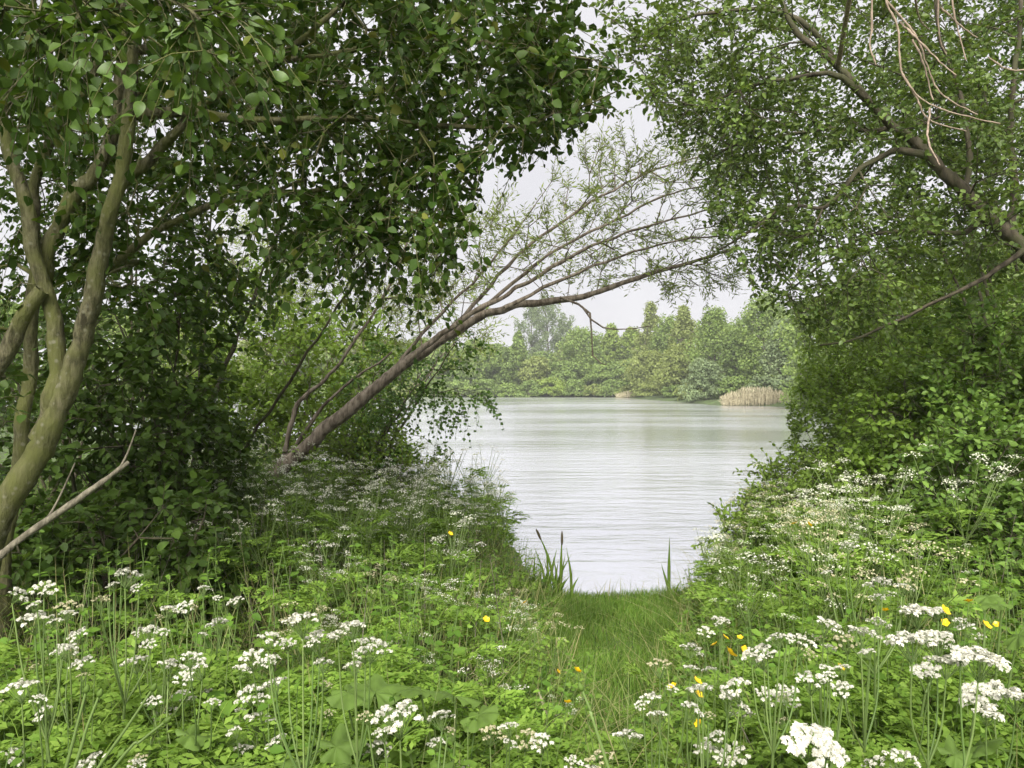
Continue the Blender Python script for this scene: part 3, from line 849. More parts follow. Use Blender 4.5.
# ------------------------------------------------------------------ far shore trees
def far_crown(r, kind, n_leaf):
    """crown of unit height (z 0..1) and unit half-width as clumps of small leaf faces"""
    geo = Geo()
    nc = dict(round=210, bush=110, column=150, sparse=110, cone=190)[kind]
    z = r.uniform(.04, .97, nc)
    if kind == 'round': wid = np.sqrt(np.clip(1 - ((z - .45) / .56) ** 2, 0, 1)) * (.8 + .2 * r.random(nc))
    elif kind == 'bush': wid = np.sqrt(np.clip(1 - ((z - .2) / .82) ** 2, 0, 1))
    elif kind == 'column': wid = np.clip(1.15 - z, .05, 1) ** .5 * np.clip(z * 4, .3, 1)
    elif kind == 'cone': wid = np.clip(1.03 - z, .04, 1) ** .75 * np.clip(z * 5 + .4, .3, 1)
    else: wid = np.sqrt(np.clip(1 - ((z - .58) / .45) ** 2, .05, 1))
    a = r.uniform(0, 2 * np.pi, nc)
    rr = wid * np.sqrt(r.uniform(.25, 1, nc))
    c = np.stack([np.cos(a) * rr, np.sin(a) * rr, z], 1)
    wob = .72 + .38 * np.sin(a * 2 + r.uniform(0, 6)) * np.sin(z * 9 + r.uniform(0, 6)) + .12 * r.normal(size=nc)
    c[:, :2] *= np.clip(wob, .35, 1.25)[:, None]
    cr = r.uniform(.10, .27, nc) * (.7 if kind in ('column', 'cone') else 1)
    per = n_leaf // nc
    ci = np.repeat(np.arange(nc), per)
    v = unit(r.normal(size=(len(ci), 3)) + np.array([0, 0, .25]))
    k = r.uniform(.3, 1, len(ci)) ** .5
    hz = .42 if kind in ('round', 'bush') else .34
    pos = c[ci] + v * (cr[ci] * k)[:, None] * np.array([1, 1, hz])
    pos[:, 2] = np.abs(pos[:, 2])
    nr = unit(v + r.normal(size=v.shape) * .5 + UP * .3)
    d = unit(np.cross(nr, r.normal(size=v.shape)))
    return pos, d, nr


def far_tree(name, label, px, d, top_py, half_px, kind, mat, seed, group=None, nleaf=10000, base_z=None, leaf=.3, cat="tree"):
    r = np.random.default_rng(seed)
    b = on_ground(px, d); b[2] = max(b[2], WATER_Z + .05)
    H = (EYE - (top_py - CY) / FPX * d) - b[2]
    W = half_px * 1.3 / FPX * d
    root = thing(name, label, cat, b, group)
    pos, dr, nr = far_crown(r, kind, nleaf)
    pos = pos * np.array([W, W, H])
    ge = Geo()
    place(ge, (leaf_quad(.36, .1)), pos, dr, nr, r.uniform(.6, 1.15, len(pos)) * leaf)
    tag(obj("crown", ge.mesh("crown", M[mat]), root), kind="stuff")
    ge = Geo()
    tr = H * .013 + .05
    c = catmull([np.zeros(3) - [0, 0, .2], np.array([r.normal() * .1 * W, 0, H * .45]), np.array([r.normal() * .12 * W, 0, H * .9])], 10)
    v, q = tubes(c, np.linspace(tr, tr * .15, 10), 7); ge.add(v, q)
    n = 10
    s = r.uniform(.15, .8, n); ii = (s * 9).astype(int)
    an = r.uniform(0, 6.28, n)
    e = c[ii] + np.stack([np.cos(an) * W * .65, np.sin(an) * W * .65, H * r.uniform(.06, .2, n)], 1)
    pts = np.stack([c[ii], (c[ii] + e) / 2 + [0, 0, .02 * H], e], 1)
    v, q = tubes(pts, np.tile([tr * .4, tr * .25, tr * .08], (n, 1)), 5); ge.add(v, q)
    obj("trunk", ge.mesh("trunk", M['bark_far']), root)
    return root


GL = "trees along the far shore seen past the left willows"
GR = "trees on the right shore beyond the thicket"
FAR = [
    # px, d, top, half px, kind, mat, label, name
    (548, 185, 297, 17, 'sparse', 'far_c', "tallest grey-green poplar behind the far shore, under the leaning trunk", "poplar_tree"),
    (530, 190, 304, 13, 'sparse', 'far_c', "grey-green poplar just left of the tallest one on the far shore", "poplar_tree"),
    (567, 188, 318, 11, 'sparse', 'far_c', "shorter grey-green poplar just right of the tallest one on the far shore", "poplar_tree"),
    (518, 142, 331, 15, 'cone', 'far_a', "narrow fresh green tree left of the yellow-green bush on the far shore", "far_tree"),
    (497, 139, 345, 17, 'round', 'far_e', "round dark green tree on the far shore beside the alder sprays", "far_tree"),
    (538, 139, 358, 17, 'round', 'far_b', "low olive tree on the far shore straight behind the yellow-green bush", "far_tree"),
    (582, 141, 330, 24, 'round', 'far_a', "broad light green tree right of the yellow-green bush on the far shore", "far_tree"),
    (566, 137, 362, 16, 'round', 'far_e', "low dark tree at the water right of the yellow-green bush", "far_tree"),
    (600, 137, 366, 17, 'bush', 'far_a', "low green tree at the water below the columnar poplars", "far_tree"),
    (611, 150, 324, 20, 'cone', 'far_d', "left of two bright columnar poplars on the far shore", "poplar_tree"),
    (632, 150, 327, 20, 'cone', 'far_d', "right of two bright columnar poplars on the far shore", "poplar_tree"),
    (622, 136, 362, 18, 'round', 'far_e', "dark green tree at the water left of the dry reeds on the far shore", "far_tree"),
    (651, 128, 303, 21, 'cone', 'far_b', "tall pointed olive tree right of the columnar poplars", "far_tree"),
    (668, 122, 318, 16, 'round', 'far_a', "green tree between the two tall pointed olive trees", "far_tree"),
    (684, 112, 305, 23, 'cone', 'far_b', "tall pointed olive tree above the grey-green willow bush", "far_tree"),
    (650, 120, 352, 24, 'round', 'far_b', "olive willow hanging over the dry reeds on the far shore", "far_tree"),
    (676, 108, 350, 20, 'round', 'far_b', "low olive tree left of the grey-green willow bush", "far_tree"),
    (714, 102, 310, 22, 'round', 'far_a', "leafy green tree above the reed bed's left end", "far_tree"),
    (738, 98, 330, 22, 'round', 'far_e', "dark green tree behind the reed bed", "far_tree"),
    (764, 92, 294, 24, 'round', 'far_a', "tall light green tree behind the right end of the reed bed", "far_tree"),
    (788, 84, 318, 22, 'round', 'far_c', "grey-green tree beside the right thicket, right of the reed bed", "far_tree"),
    (475, 137, 340, 18, 'round', 'far_a', "fresh green far-shore tree seen just above the alder sprays", "far_tree"),
]
for i, (px, d, top, hw, kind, mat, lab, nm) in enumerate(FAR):
    far_tree(nm, lab, px, d, top, hw, kind, mat, 200 + i, leaf=.44 if d > 130 else .36)
for i, (px, d, top, hw, mat) in enumerate([(510, 170, 348, 22, 'far_a'), (545, 168, 352, 22, 'far_e'), (575, 166, 338, 22, 'far_b'), (600, 166, 341, 20, 'far_a'), (625, 162, 338, 22, 'far_e'), (650, 155, 335, 22, 'far_a'),
                                           (672, 145, 330, 22, 'far_e'), (698, 138, 326, 24, 'far_b'), (725, 130, 322, 26, 'far_a'), (752, 124, 316, 26, 'far_e'), (780, 116, 312, 26, 'far_a')]):
    far_tree("far_tree", "tree in the back row closing the belt behind the far-shore trees", px, d, top, hw, 'round', mat, 310 + i, group="back row of far-shore trees", leaf=.58, nleaf=4000)
for i, (px, d, top, hw, mat) in enumerate([(450, 136, 345, 18, 'far_e'), (425, 135, 338, 20, 'far_a'), (395, 134, 342, 20, 'far_e'), (365, 134, 335, 20, 'far_b'),
                                           (330, 132, 342, 22, 'far_a'), (295, 130, 335, 22, 'far_e'), (255, 128, 340, 24, 'far_b'), (215, 126, 338, 24, 'far_a')]):
    far_tree("far_tree", "green tree in the far-shore row partly hidden behind the left willows", px, d, top, hw, 'round', mat, 240 + i, group=GL, leaf=.6, nleaf=5000)
for i, (px, d, top, hw, mat) in enumerate([(812, 70, 300, 30, 'far_a'), (845, 60, 290, 36, 'far_e'), (890, 48, 270, 50, 'far_a'), (950, 40, 260, 60, 'far_e'), (1010, 34, 250, 70, 'far_a')]):
    far_tree("far_tree", "green tree on the right shore glimpsed through the right thicket", px, d, top, hw, 'round', mat, 260 + i, group=GR, leaf=.34, nleaf=7000)
for i, (px, d, top, hw, mat) in enumerate([(20, 32, 300, 70, 'far_e'), (110, 38, 310, 60, 'far_a'), (180, 48, 320, 46, 'far_b')]):
    far_tree("far_tree", "pale green lakeside tree glimpsed between the left tree's stems", px, d, top, hw, 'round', mat, 270 + i, group="lakeside trees behind the left tree", leaf=.24)
far_tree("far_bush", "yellow-green bush at the water on the far shore", 552, 134.5, 378, 15, 'bush', 'far_d', 280, leaf=.34, cat="bush")
far_tree("far_bush", "round grey-green willow bush left of the reed bed", 705, 91, 360, 23, 'bush', 'far_c', 281, leaf=.28, cat="bush")
far_tree("far_bush", "rusty brown scrub at the water between far olive trees", 632, 125, 386, 13, 'bush', 'far_b', 282, leaf=.3, cat="bush", nleaf=4000)
for i, (px, d, top, hw, mat) in enumerate([(485, 132.5, 380, 13, 'far_e'), (508, 132.5, 384, 12, 'far_a'), (530, 133, 381, 12, 'far_e'), (575, 133, 380, 13, 'far_e'), (594, 132.5, 385, 12, 'far_b'),
                                           (612, 131, 380, 13, 'far_e'), (660, 117, 382, 15, 'far_b'), (676, 106, 386, 13, 'far_e'), (690, 98, 384, 12, 'far_b'), (735, 88, 378, 18, 'far_e'), (765, 83, 376, 18, 'far_c'),
                                           (460, 132, 382, 14, 'far_a'), (435, 131.5, 380, 15, 'far_e'), (405, 131.5, 382, 15, 'far_b'), (375, 131, 380, 15, 'far_e')]):
    far_tree("waterside_bush", "low green bush in the row lining the far shore at the waterline", px, d, top, hw, 'bush', mat, 290 + i, group="low bushes lining the far shore", leaf=.36, cat="bush", nleaf=2400)


def reed_bed(name, label, px0, px1, d, top, n, seed, mat='reed'):
    r = np.random.default_rng(seed)
    px = r.uniform(px0, px1, n); dd = d + r.uniform(-1.5, 2.5, n)
    e = np.minimum(px - px0, px1 - px) / (px1 - px0) * 2
    x = (px - CX) / FPX * dd
    H = (EYE - (top - CY) / FPX * d - WATER_Z) * (.42 + .5 * r.random(n)) * (.5 + .55 * np.clip(e * 1.6, 0, 1))
    b = np.stack([x, dd, np.full(n, WATER_Z - .1)], 1)
    t = b + np.stack([r.normal(size=n) * .12, r.normal(size=n) * .12, H], 1)
    ge = Geo()
    place(ge, leaf_quad(.011, .01), b, t - b, r.normal(size=(n, 3)), np.linalg.norm(t - b, axis=1))
    place(ge, leaf_quad(.12, .03), t - (t - b) * .12, t - b, r.normal(size=(n, 3)), r.uniform(.22, .4, n))
    k = r.integers(0, n, n * 2)
    s = r.uniform(.3, .8, (n * 2, 1))
    ld = unit(r.normal(size=(n * 2, 3)) + UP * 1.2)
    place(ge, leaf_quad(.04, .05), b[k] + (t - b)[k] * s, ld, r.normal(size=(n * 2, 3)), r.uniform(.3, .6, n * 2))
    return tag(obj(name, ge.mesh(name, M[mat])), label, "reeds", kind="stuff")


reed_bed("reed_bed", "tan dry reed bed on the right shore below the light green trees", 722, 792, 79, 385, 1500, 301)
reed_bed("reed_bed", "short pale reed strip at the far shore under the olive willow", 616, 664, 122, 389, 700, 302)

# ------------------------------------------------------------------ ground plants
def path_dist(x, y):
    """signed distance outside the mown grass path to the water"""
    cx = np.interp(y, [0, 2, 4, 5.5, 7, 8], [.25, .3, .52, .72, .98, 1.0])
    hw = np.interp(y, [0, 2, 3.5, 4.2, 5, 6.4, 7.2], [-.25, -.25, 0, .2, .34, .48, .64])
    return np.abs(x - cx) - hw


def ok_ground(x, y, margin=.05):
    return ~(in_poly(x, y, LAKE)) & (poly_dist(x, y, LAKE) > margin)


def scatter(n, x0, x1, y0, y1, r, dens=None, inframe=True):
    x = r.uniform(x0, x1, n); y = np.sqrt(r.uniform(y0 ** 2, y1 ** 2, n))
    k = ok_ground(x, y)
    if inframe: k &= np.abs(x) < y * .72 + .35
    if dens is not None: k &= r.random(n) < dens(x, y)
    x, y = x[k], y[k]
    return np.stack([x, y, ground_h(x, y)], 1)


def cover_h(x, y):
    """how tall the herb layer stands"""
    p = path_dist(x, y)
    return np.clip(p * 1.3, 0, 1) ** .7


BLADE3 = (np.array([(0, .5, 0), (0, -.5, 0), (.4, .42, .03), (.4, -.42, .03), (.75, .26, .0), (.75, -.26, .0), (1, 0, -.12)], float), [(0, 1, 3, 2), (2, 3, 5, 4)], [(4, 5, 6)])


def blades(geo, base, L, width, lean, r, m=0):
    n = len(base)
    az = r.uniform(0, 2 * np.pi, n)
    h = np.stack([np.cos(az), np.sin(az), np.zeros(n)], 1)
    ln = np.abs(r.normal(scale=lean, size=n))[:, None]
    d = unit(UP + h * ln)
    nrm = unit(h * -1 + UP * ln)
    s = unit(np.cross(nrm, d)); nn = np.cross(d, s)
    v = BLADE3[0]
    W = base[:, None] + L[:, None, None] * (v[None, :, 0:1] * d[:, None]) + (width[:, None, None] * v[None, :, 1:2]) * s[:, None]
    # bend the tips over
    bend = (v[:, 0] ** 2)[None, :, None] * (L * (.15 + .5 * r.random(n)))[:, None, None]
    W = W + bend * h[:, None] * (.35 + ln[:, None]) - bend * UP * .25
    off = (np.arange(n) * 7)[:, None, None]
    geo.add(W.reshape(-1, 3), (np.asarray(BLADE3[1])[None] + off).reshape(-1, 4), (np.asarray(BLADE3[2])[None] + off).reshape(-1, 3), m)


# short grass on the path
r = np.random.default_rng(91)
b = scatter(90000, -1.2, 2.6, 2.6, 7.6, r, lambda x, y: np.clip(1.1 - np.maximum(path_dist(x, y), 0) * 2.2, 0, 1))
ge = Geo()
edge = np.clip(path_dist(b[:, 0], b[:, 1]) + .35, 0, .6)
blades(ge, b, r.uniform(.05, .11, len(b)) * (1 + 1.2 * edge) * (.7 + .5 * (np.sin(b[:, 0] * 5.1 + 1) * np.sin(b[:, 1] * 3.7) + 1) / 2), r.uniform(.003, .006, len(b)), .5, r)
tag(obj("grass", ge.mesh("grass", M['grass'])), "short green grass on the path down to the water", "grass", kind="stuff")

# ragged tufts along the water's edge
n_ = 1500
x_ = r.uniform(-.1, 2.2, n_); y_ = r.uniform(6.6, 7.5, n_)
k_ = ok_ground(x_, y_, .0) & (poly_dist(x_, y_, LAKE) < .3) & (np.sin(x_ * 9) + np.sin(x_ * 23 + 1) + r.normal(size=n_) * .6 > .1)
b = np.stack([x_, y_, ground_h(x_, y_) - .01], 1)[k_]
ge = Geo(); blades(ge, b, r.uniform(.09, .24, len(b)), r.uniform(.004, .007, len(b)), .4, r)
tag(obj("edge_grass", ge.mesh("edge_grass", M['grass2'])), "ragged longer grass along the water's edge at the path's end", "grass", kind="stuff")

# longer grass among the herbs
b = scatter(52000, -6, 6, 1.3, 8.5, r, lambda x, y: np.where(path_dist(x, y) > .02, np.where(y < 3.2, .8, .35), 0))
ge = Geo()
blades(ge, b, r.uniform(.32, .82, len(b)) * (.5 + .6 * cover_h(b[:, 0], b[:, 1])), r.uniform(.003, .007, len(b)), .75, r)
tag(obj("tall_grass", ge.mesh("tall_grass", M['grass2'])), "long loose grass growing among the flowers on both banks", "grass", kind="stuff")

# nettle like stalks with opposite leaves: the herb layer
def stalks(base, H, leafsize, nl, r, geo, m_leaf, m_stem, tpl=OVAL, lean=.16):
    n = len(base)
    d = unit(UP + r.normal(scale=lean, size=(n, 3)))
    top = base + d * H[:, None]
    v, q = tubes(np.stack([base, (base + top) / 2, top], 1), np.tile([.0032, .0026, .0015], (n, 1)), 3)
    geo.add(v, q, m=m_stem)
    s = np.linspace(.25, 1, nl)
    pos = base[:, None] + (d * H[:, None])[:, None] * s[None, :, None]
    az = r.uniform(0, 6.28, (n, 1)) + np.arange(nl)[None] * (math.pi / 2)
    for sg in (0, math.pi):
        a = az + sg + r.normal(scale=.25, size=az.shape)
        ld = np.stack([np.cos(a), np.sin(a), r.uniform(-.35, .35, a.shape)], -1).reshape(-1, 3)
        nr = unit(UP + r.normal(size=ld.shape) * .35)
        sz = (leafsize[:, None] * np.interp(s, [.25, .6, 1], [.9, 1, .45])[None] * r.uniform(.8, 1.2, (n, nl))).reshape(-1)
        place(geo, tpl, pos.reshape(-1, 3), ld, nr, sz, m_leaf)


def cover_patch(name, label, sel, n, seed, mat, y0=1.35, y1=10.5, hs=(.45, .85), ls=(.045, .08)):
    r = np.random.default_rng(seed)
    b = scatter(n, -8, 8, y0, y1, r, lambda x, y: (path_dist(x, y) > .06) * sel(x, y) * np.interp(y, [1.4, 4, 10], [.9, .7, .6]))
    H = r.uniform(*hs, len(b)) * (.25 + .75 * cover_h(b[:, 0], b[:, 1]))
    ge = Geo()
    stalks(b, H, r.uniform(*ls, len(b)) * (.6 + .4 * cover_h(b[:, 0], b[:, 1])), 6, r, ge, 0, 1)
    tag(obj(name, ge.mesh(name, [M[mat], M['stem']])), label, "herbs", kind="stuff")


cover_patch("nettle_patch", "close nettle-like leaves along the bottom of the picture", lambda x, y: y < 3.4, 7000, 92, 'cover', y0=1.25, y1=3.4, hs=(.3, .66), ls=(.05, .09))
cover_patch("ground_cover", "mass of green nettle-like herbs covering the left bank", lambda x, y: x < .5, 12500, 93, 'cover')
cover_patch("ground_cover", "mass of green nettle-like herbs covering the right bank", lambda x, y: x >= .5, 15000, 94, 'cover')

# ferny fronds
def frond(geo, base, az, L, el, r, m=0, pairs=7, tpl=None):
    """arrays of feathery divided leaves"""
    n = len(base)
    h = np.stack([np.cos(az), np.sin(az), np.zeros(n)], 1)
    s = np.linspace(.25, 1, pairs)
    cel, sel_ = np.cos(el), np.sin(el)
    def at(t):
        return base[:, None] + L[:, None, None] * (h[:, None] * (cel[:, None] * t)[..., None] + UP * (sel_[:, None] * t - .45 * t ** 2)[..., None])
    mid = at(s[None].repeat(n, 0))
    tan = unit(h[:, None] * cel[:, None, None] + UP * (sel_[:, None] - .9 * s[None])[..., None])
    side = np.stack([-h[:, 1], h[:, 0], np.zeros(n)], 1)[:, None]
    wid = (np.interp(s, [.25, .45, 1], [.30, .36, .10])[None] * L[:, None])
    for sg in (-1, 1):
        d1 = unit(side * sg + tan * .7 + 0 * mid)
        for j, f in enumerate((.3, .6, .9)):
            p = mid + d1 * (wid * f)[..., None]
            for s2 in (-1, 1):
                d2 = unit(d1 + tan * s2 * .8 * np.ones_like(mid) + r.normal(size=mid.shape) * .2)
                nr = unit(UP + r.normal(size=mid.shape) * .35)
                place(geo, tpl or leaf_quad(.24, .05), p.reshape(-1, 3), d2.reshape(-1, 3), nr.reshape(-1, 3), (wid * .48 * (1.15 - f * .5)).reshape(-1) * r.uniform(.8, 1.2, n * pairs), m)
    t3 = np.linspace(0, 1, 5)
    v, q = tubes(at(t3[None].repeat(n, 0)), np.tile(np.linspace(.0022, .0008, 5), (n, 1)), 3)
    geo.add(v, q, m=m)


r = np.random.default_rng(95)
b = scatter(6200, -7, 7, 1.3, 7.5, r, lambda x, y: (path_dist(x, y) > .05) * np.interp(y, [1.4, 3, 7.5], [1, .7, .35]))
ch = cover_h(b[:, 0], b[:, 1])
b[:, 2] += r.uniform(.05, .66, len(b)) * ch
ge = Geo()
b2 = scatter(5200, -3, 3, 1.35, 2.9, r, lambda x, y: (path_dist(x, y) > .1) * .9)[:2400]
b2[:, 2] += r.uniform(.22, .58, len(b2)) * cover_h(b2[:, 0], b2[:, 1])
frond(ge, b2, r.uniform(0, 6.28, len(b2)), r.uniform(.17, .3, len(b2)), r.uniform(.3, .9, len(b2)), r, pairs=6)
frond(ge, b, r.uniform(0, 6.28, len(b)), r.uniform(.14, .26, len(b)), r.uniform(.3, 1.0, len(b)), r)
tag(obj("ferny_foliage", ge.mesh("ferny_foliage", M['cover2'])), "feathery divided leaves below the cow parsley on both banks", "herbs", kind="stuff")

# dead stalks left from last year
b = scatter(900, -6, 6, 2.2, 9, r, lambda x, y: (path_dist(x, y) > .3) * .6)
n_ = len(b)
top = b + unit(UP + r.normal(scale=.28, size=(n_, 3))) * r.uniform(.4, .95, (n_, 1))
ge = Geo()
v, q = tubes(np.stack([b, (b + top) / 2 + r.normal(scale=.03, size=b.shape), top], 1), np.tile([.003, .0024, .0014], (n_, 1)), 3); ge.add(v, q)
tag(obj("dead_stalks", ge.mesh("dead_stalks", M['bark_dead'])), "thin dry brown stalks scattered through the herbs", "stalks", kind="stuff")

# ---- umbels
def umbel_mesh(name, seed, n_um, florets, rad, um_r, flor, mats, full=True, dome=.35):
    """flower head of unit diameter facing +z, its stalk end at the origin"""
    r = np.random.default_rng(seed)
    ge = Geo()
    k = np.arange(n_um)
    rr = rad * np.sqrt((k + .5) / n_um); a = k * 2.39996 + r.normal(scale=.2, size=n_um)
    top = np.stack([np.cos(a) * rr, np.sin(a) * rr, .62 - dome * (rr / rad) ** 2 * .5 + r.normal(scale=.03, size=n_um)], 1)
    pts = np.stack([np.zeros((n_um, 3)), top * [.55, .55, .5], top], 1)
    v, q = tubes(pts, np.tile([.012, .009, .008], (n_um, 1)), 3); ge.add(v, q, m=1)
    ci = np.repeat(k, florets)
    v = unit(r.normal(size=(len(ci), 3)) + np.array([0, 0, .9]))
    pos = top[ci] + v * um_r * r.uniform(.55, 1, (len(ci), 1)) * np.array([1, 1, .6])
    nr = unit(v + r.normal(size=v.shape) * .35 + UP * .5)
    d = unit(np.cross(nr, r.normal(size=v.shape)))
    # five small petals per floret
    for j in range(5 if full else 2):
        an = j * 2 * math.pi / (5 if full else 2)
        s = np.cross(nr, d)
        dj = d * math.cos(an) + s * math.sin(an)
        place(ge, leaf_quad(.36, .06), pos, dj + nr * .15, nr, flor * r.uniform(.75, 1.2, len(pos)), 0)
    return ge.mesh(name, mats)


UM = {
    'w': [umbel_mesh("umbel", 400 + i, 14, 14, .43, .085, .046, [M['white'], M['stem']]) for i in range(3)],
    'h': [umbel_mesh("umbel", 410 + i, 18, 22, .45, .12, .055, [M['white'], M['stem']], dome=.2) for i in range(3)],
    's': [umbel_mesh("umbel", 420 + i, 13, 10, .42, .075, .042, [M['cream'], M['stem']]) for i in range(3)],
}
r = np.random.default_rng(97)
def frond_mesh(seed):
    r = np.random.default_rng(seed); ge = Geo()
    frond(ge, np.zeros((1, 3)), np.zeros(1), np.ones(1), np.array([.7]), r, pairs=8)
    return ge.mesh("leaf", M['cover2'])
FROND = [frond_mesh(430 + i) for i in range(3)]


def umbel_plant(label, umbels, seed, name="cow_parsley", group=None, real=.078, ripe='w'):
    """a flowering plant whose heads stand where the list says: (px, py, width in px[, kind])"""
    r = np.random.default_rng(seed)
    heads = []
    for u in umbels:
        kind = u[3] if len(u) > 3 else ripe
        w = max(u[2], 12)
        heads.append((u, kind, w))
    wm = max(h[2] for h in heads)
    for _ in range(0 if ripe == 'h' else 3):  # younger and fading side heads
        u0 = umbels[r.integers(len(umbels))]
        w_ = r.uniform(.45, .75) * min(u0[2], 30)
        heads.append(((u0[0] + r.normal() * 22, u0[1] + r.uniform(-4, 34), w_), ('w', 's', 'w')[r.integers(3)], max(w_, 9)))
    size0 = .115 if ripe == 'h' else real
    d0 = np.clip(FPX * size0 / wm, 1.55, 3.6)
    tops = [(P(u[0], u[1], d0 + r.normal() * .08), kind, w) for u, kind, w in heads]
    m = np.mean([t[0] for t in tops], 0)
    b = np.array([m[0] + r.normal() * .06, m[1] + .05 + r.random() * .1, 0]); b[2] = gh(b[0], b[1]) - .02
    root = thing(name, label, "wildflower", b, group)
    fork = np.array([m[0], m[1], min(t[0][2] for t in tops) - .16]) * .9 + b * .1
    fork[2] = max(fork[2], b[2] + .2)
    ge = Geo()
    c = catmull([b, b * .5 + fork * .5 + r.normal(size=3) * [.02, .02, 0], fork], 10)
    v, q = tubes(c, np.linspace(.0052, .0038, 10), 6); ge.add(v, q)
    for p, kind, w in tops:
        s = w / FPX * p[1]
        tip = p - UP * s * .45
        mid = fork * .5 + tip * .5 + np.array([(tip[0] - fork[0]) * .22, 0, -.015])
        c = catmull([fork, mid, tip], 8)
        v, q = tubes(c, np.linspace(.003, .0018, 8), 5); ge.add(v, q)
        um = obj("umbel", UM[kind][r.integers(3)], root)
        um.location = tip - b
        tl = r.normal(scale=.16, size=2)
        um.rotation_euler = (tl[0] + .3, tl[1] + .14 * np.clip((tip[0] - fork[0]) / .1, -1, 1), r.uniform(0, 6.28))
        k_ = 1.0 if kind == 'h' else 1.22
        um.scale = (s * k_, s * k_, s * k_ * .92)
    obj("stem", ge.mesh("stem", M['stem'], b), root)
    for i in range(4):
        t = r.uniform(.25, .85)
        o = obj("leaf", FROND[r.integers(3)], root)
        o.location = Vector((fork - b) * t)
        o.rotation_euler = (0, r.uniform(-.3, .2), r.uniform(0, 6.28))
        k = r.uniform(.14, .24); o.scale = (k, k, k)
    return root


LEFT = [
    ("tall cow parsley with forked top rising above its neighbours before the dark shrub", [(125, 577, 26), (114, 586, 12), (139, 587, 12)]),
    ("cow parsley with several flat heads at the left edge, highest there", [(12, 594, 20), (35, 622, 30), (44, 588, 22)]),
    ("cow parsley with one tan fading head at the left, beside white ones", [(67, 609, 26, 's'), (82, 635, 20), (68, 652, 24), (86, 664, 22)]),
    ("lowest cow parsley in the bottom left corner", [(22, 690, 30), (10, 757, 26)]),
    ("cow parsley with several spaced heads right of the tall forked one", [(147, 634, 26), (137, 664, 24), (167, 612, 20)]),
    ("cow parsley with several heads side by side, in the middle of the left patch", [(168, 669, 28), (190, 659, 22), (202, 670, 24)]),
    ("cow parsley of small heads standing behind the left patch", [(188, 607, 20), (220, 625, 22), (203, 590, 14), (238, 602, 16)]),
    ("low cow parsley with loose heads above the broad bottom left leaves", [(168, 714, 24), (183, 696, 18), (208, 697, 22)]),
    ("cow parsley with several heads in the right half of the left patch", [(252, 694, 26), (277, 687, 26), (253, 659, 28), (240, 672, 20)]),
    ("cow parsley with a dense white arc of heads at the left patch's right end", [(303, 624, 34), (320, 642, 34), (288, 644, 16), (268, 640, 24), (323, 665, 20)]),
    ("low cow parsley with drooping heads near the bottom edge, left of the big leaves", [(257, 722, 28), (237, 732, 16), (282, 742, 22), (242, 752, 22)]),
    ("cow parsley cut off by the bottom edge at left", [(97, 764, 30), (137, 765, 16)]),
    ("cow parsley with several white heads standing left of the big soft leaves", [(353, 629, 26), (370, 649, 32), (355, 668, 20)]),
    ("cow parsley with a wide main head in front of the big soft leaves", [(400, 719, 46), (442, 720, 26)]),
    ("small cow parsley near the bottom edge below the wide head", [(375, 749, 26), (465, 766, 16)]),
    ("cow parsley with browning cream heads at the bottom centre", [(490, 735, 26, 's'), (510, 729, 20), (525, 739, 28, 's'), (543, 742, 24)]),
    ("faded cow parsley cut by the bottom edge right of centre", [(573, 762, 18), (604, 760, 28, 's')]),
    ("cow parsley with creamy heads beside the path's right side", [(628, 740, 28), (660, 668, 26, 's'), (652, 700, 20)]),
]
for i, (lab, um) in enumerate(LEFT):
    umbel_plant(lab, um, 500 + i, group="cow parsley in the foreground")
RIGHT = [
    ("hogweed-like plant with several dense white heads left of the largest cluster", [(861, 636, 30), (878, 626, 24)], 'w'),
    ("white flowering plant topping the largest cluster, next to a buttercup", [(918, 613, 36), (938, 612, 20)], 'h'),
    ("plant carrying the largest cluster of dense white heads at right", [(912, 643, 46), (937, 640, 42), (946, 664, 36), (928, 670, 28)], 'h'),
    ("plant with a wide dense white head right of the largest cluster", [(978, 660, 50), (960, 652, 24)], 'h'),
    ("plant with bright white heads cut by the right edge", [(994, 693, 46), (1016, 697, 36), (986, 714, 28)], 'h'),
    ("plant with one broad white head at the bottom, right of centre", [(809, 737, 54), (826, 746, 30)], 'h'),
    ("plant with a small dense head and side heads above the broad one", [(811, 682, 30), (824, 670, 16), (830, 676, 14)], 'w'),
    ("cow parsley with several white heads beside the yellow buttercups", [(740, 690, 32), (727, 703, 32), (703, 693, 28), (687, 710, 24)], 'w'),
    ("cow parsley right of the buttercups with several white heads", [(764, 697, 26), (784, 693, 26), (744, 719, 26)], 'w'),
    ("cow parsley with several low heads at the bottom, below the buttercups", [(707, 754, 28), (735, 752, 28), (720, 740, 24)], 'w'),
    ("plant with white heads cut by the bottom edge at right", [(898, 760, 32), (881, 766, 26)], 'w'),
    ("cow parsley with greyish white heads behind the buttercups", [(764, 656, 32), (798, 643, 26), (780, 640, 20)], 'w'),
    ("cow parsley with fine heads between the buttercups and the largest cluster", [(824, 626, 26), (848, 643, 26, 's')], 'w'),
    ("taller cow parsley behind the largest white cluster", [(882, 586, 26), (848, 547, 16), (905, 585, 22, 's')], 'w'),
    ("small cow parsley between two buttercups near the right edge", [(969, 630, 20), (962, 622, 14)], 'w'),
    ("cow parsley with small pale heads left of the buttercups", [(690, 650, 20), (705, 632, 16), (720, 622, 18)], 'w'),
]
for i, (lab, um, kind) in enumerate(RIGHT):
    umbel_plant(lab, um, 540 + i, name="cow_parsley" if kind == 'w' else "hogweed", group="white umbel plants in the right foreground", ripe=kind)

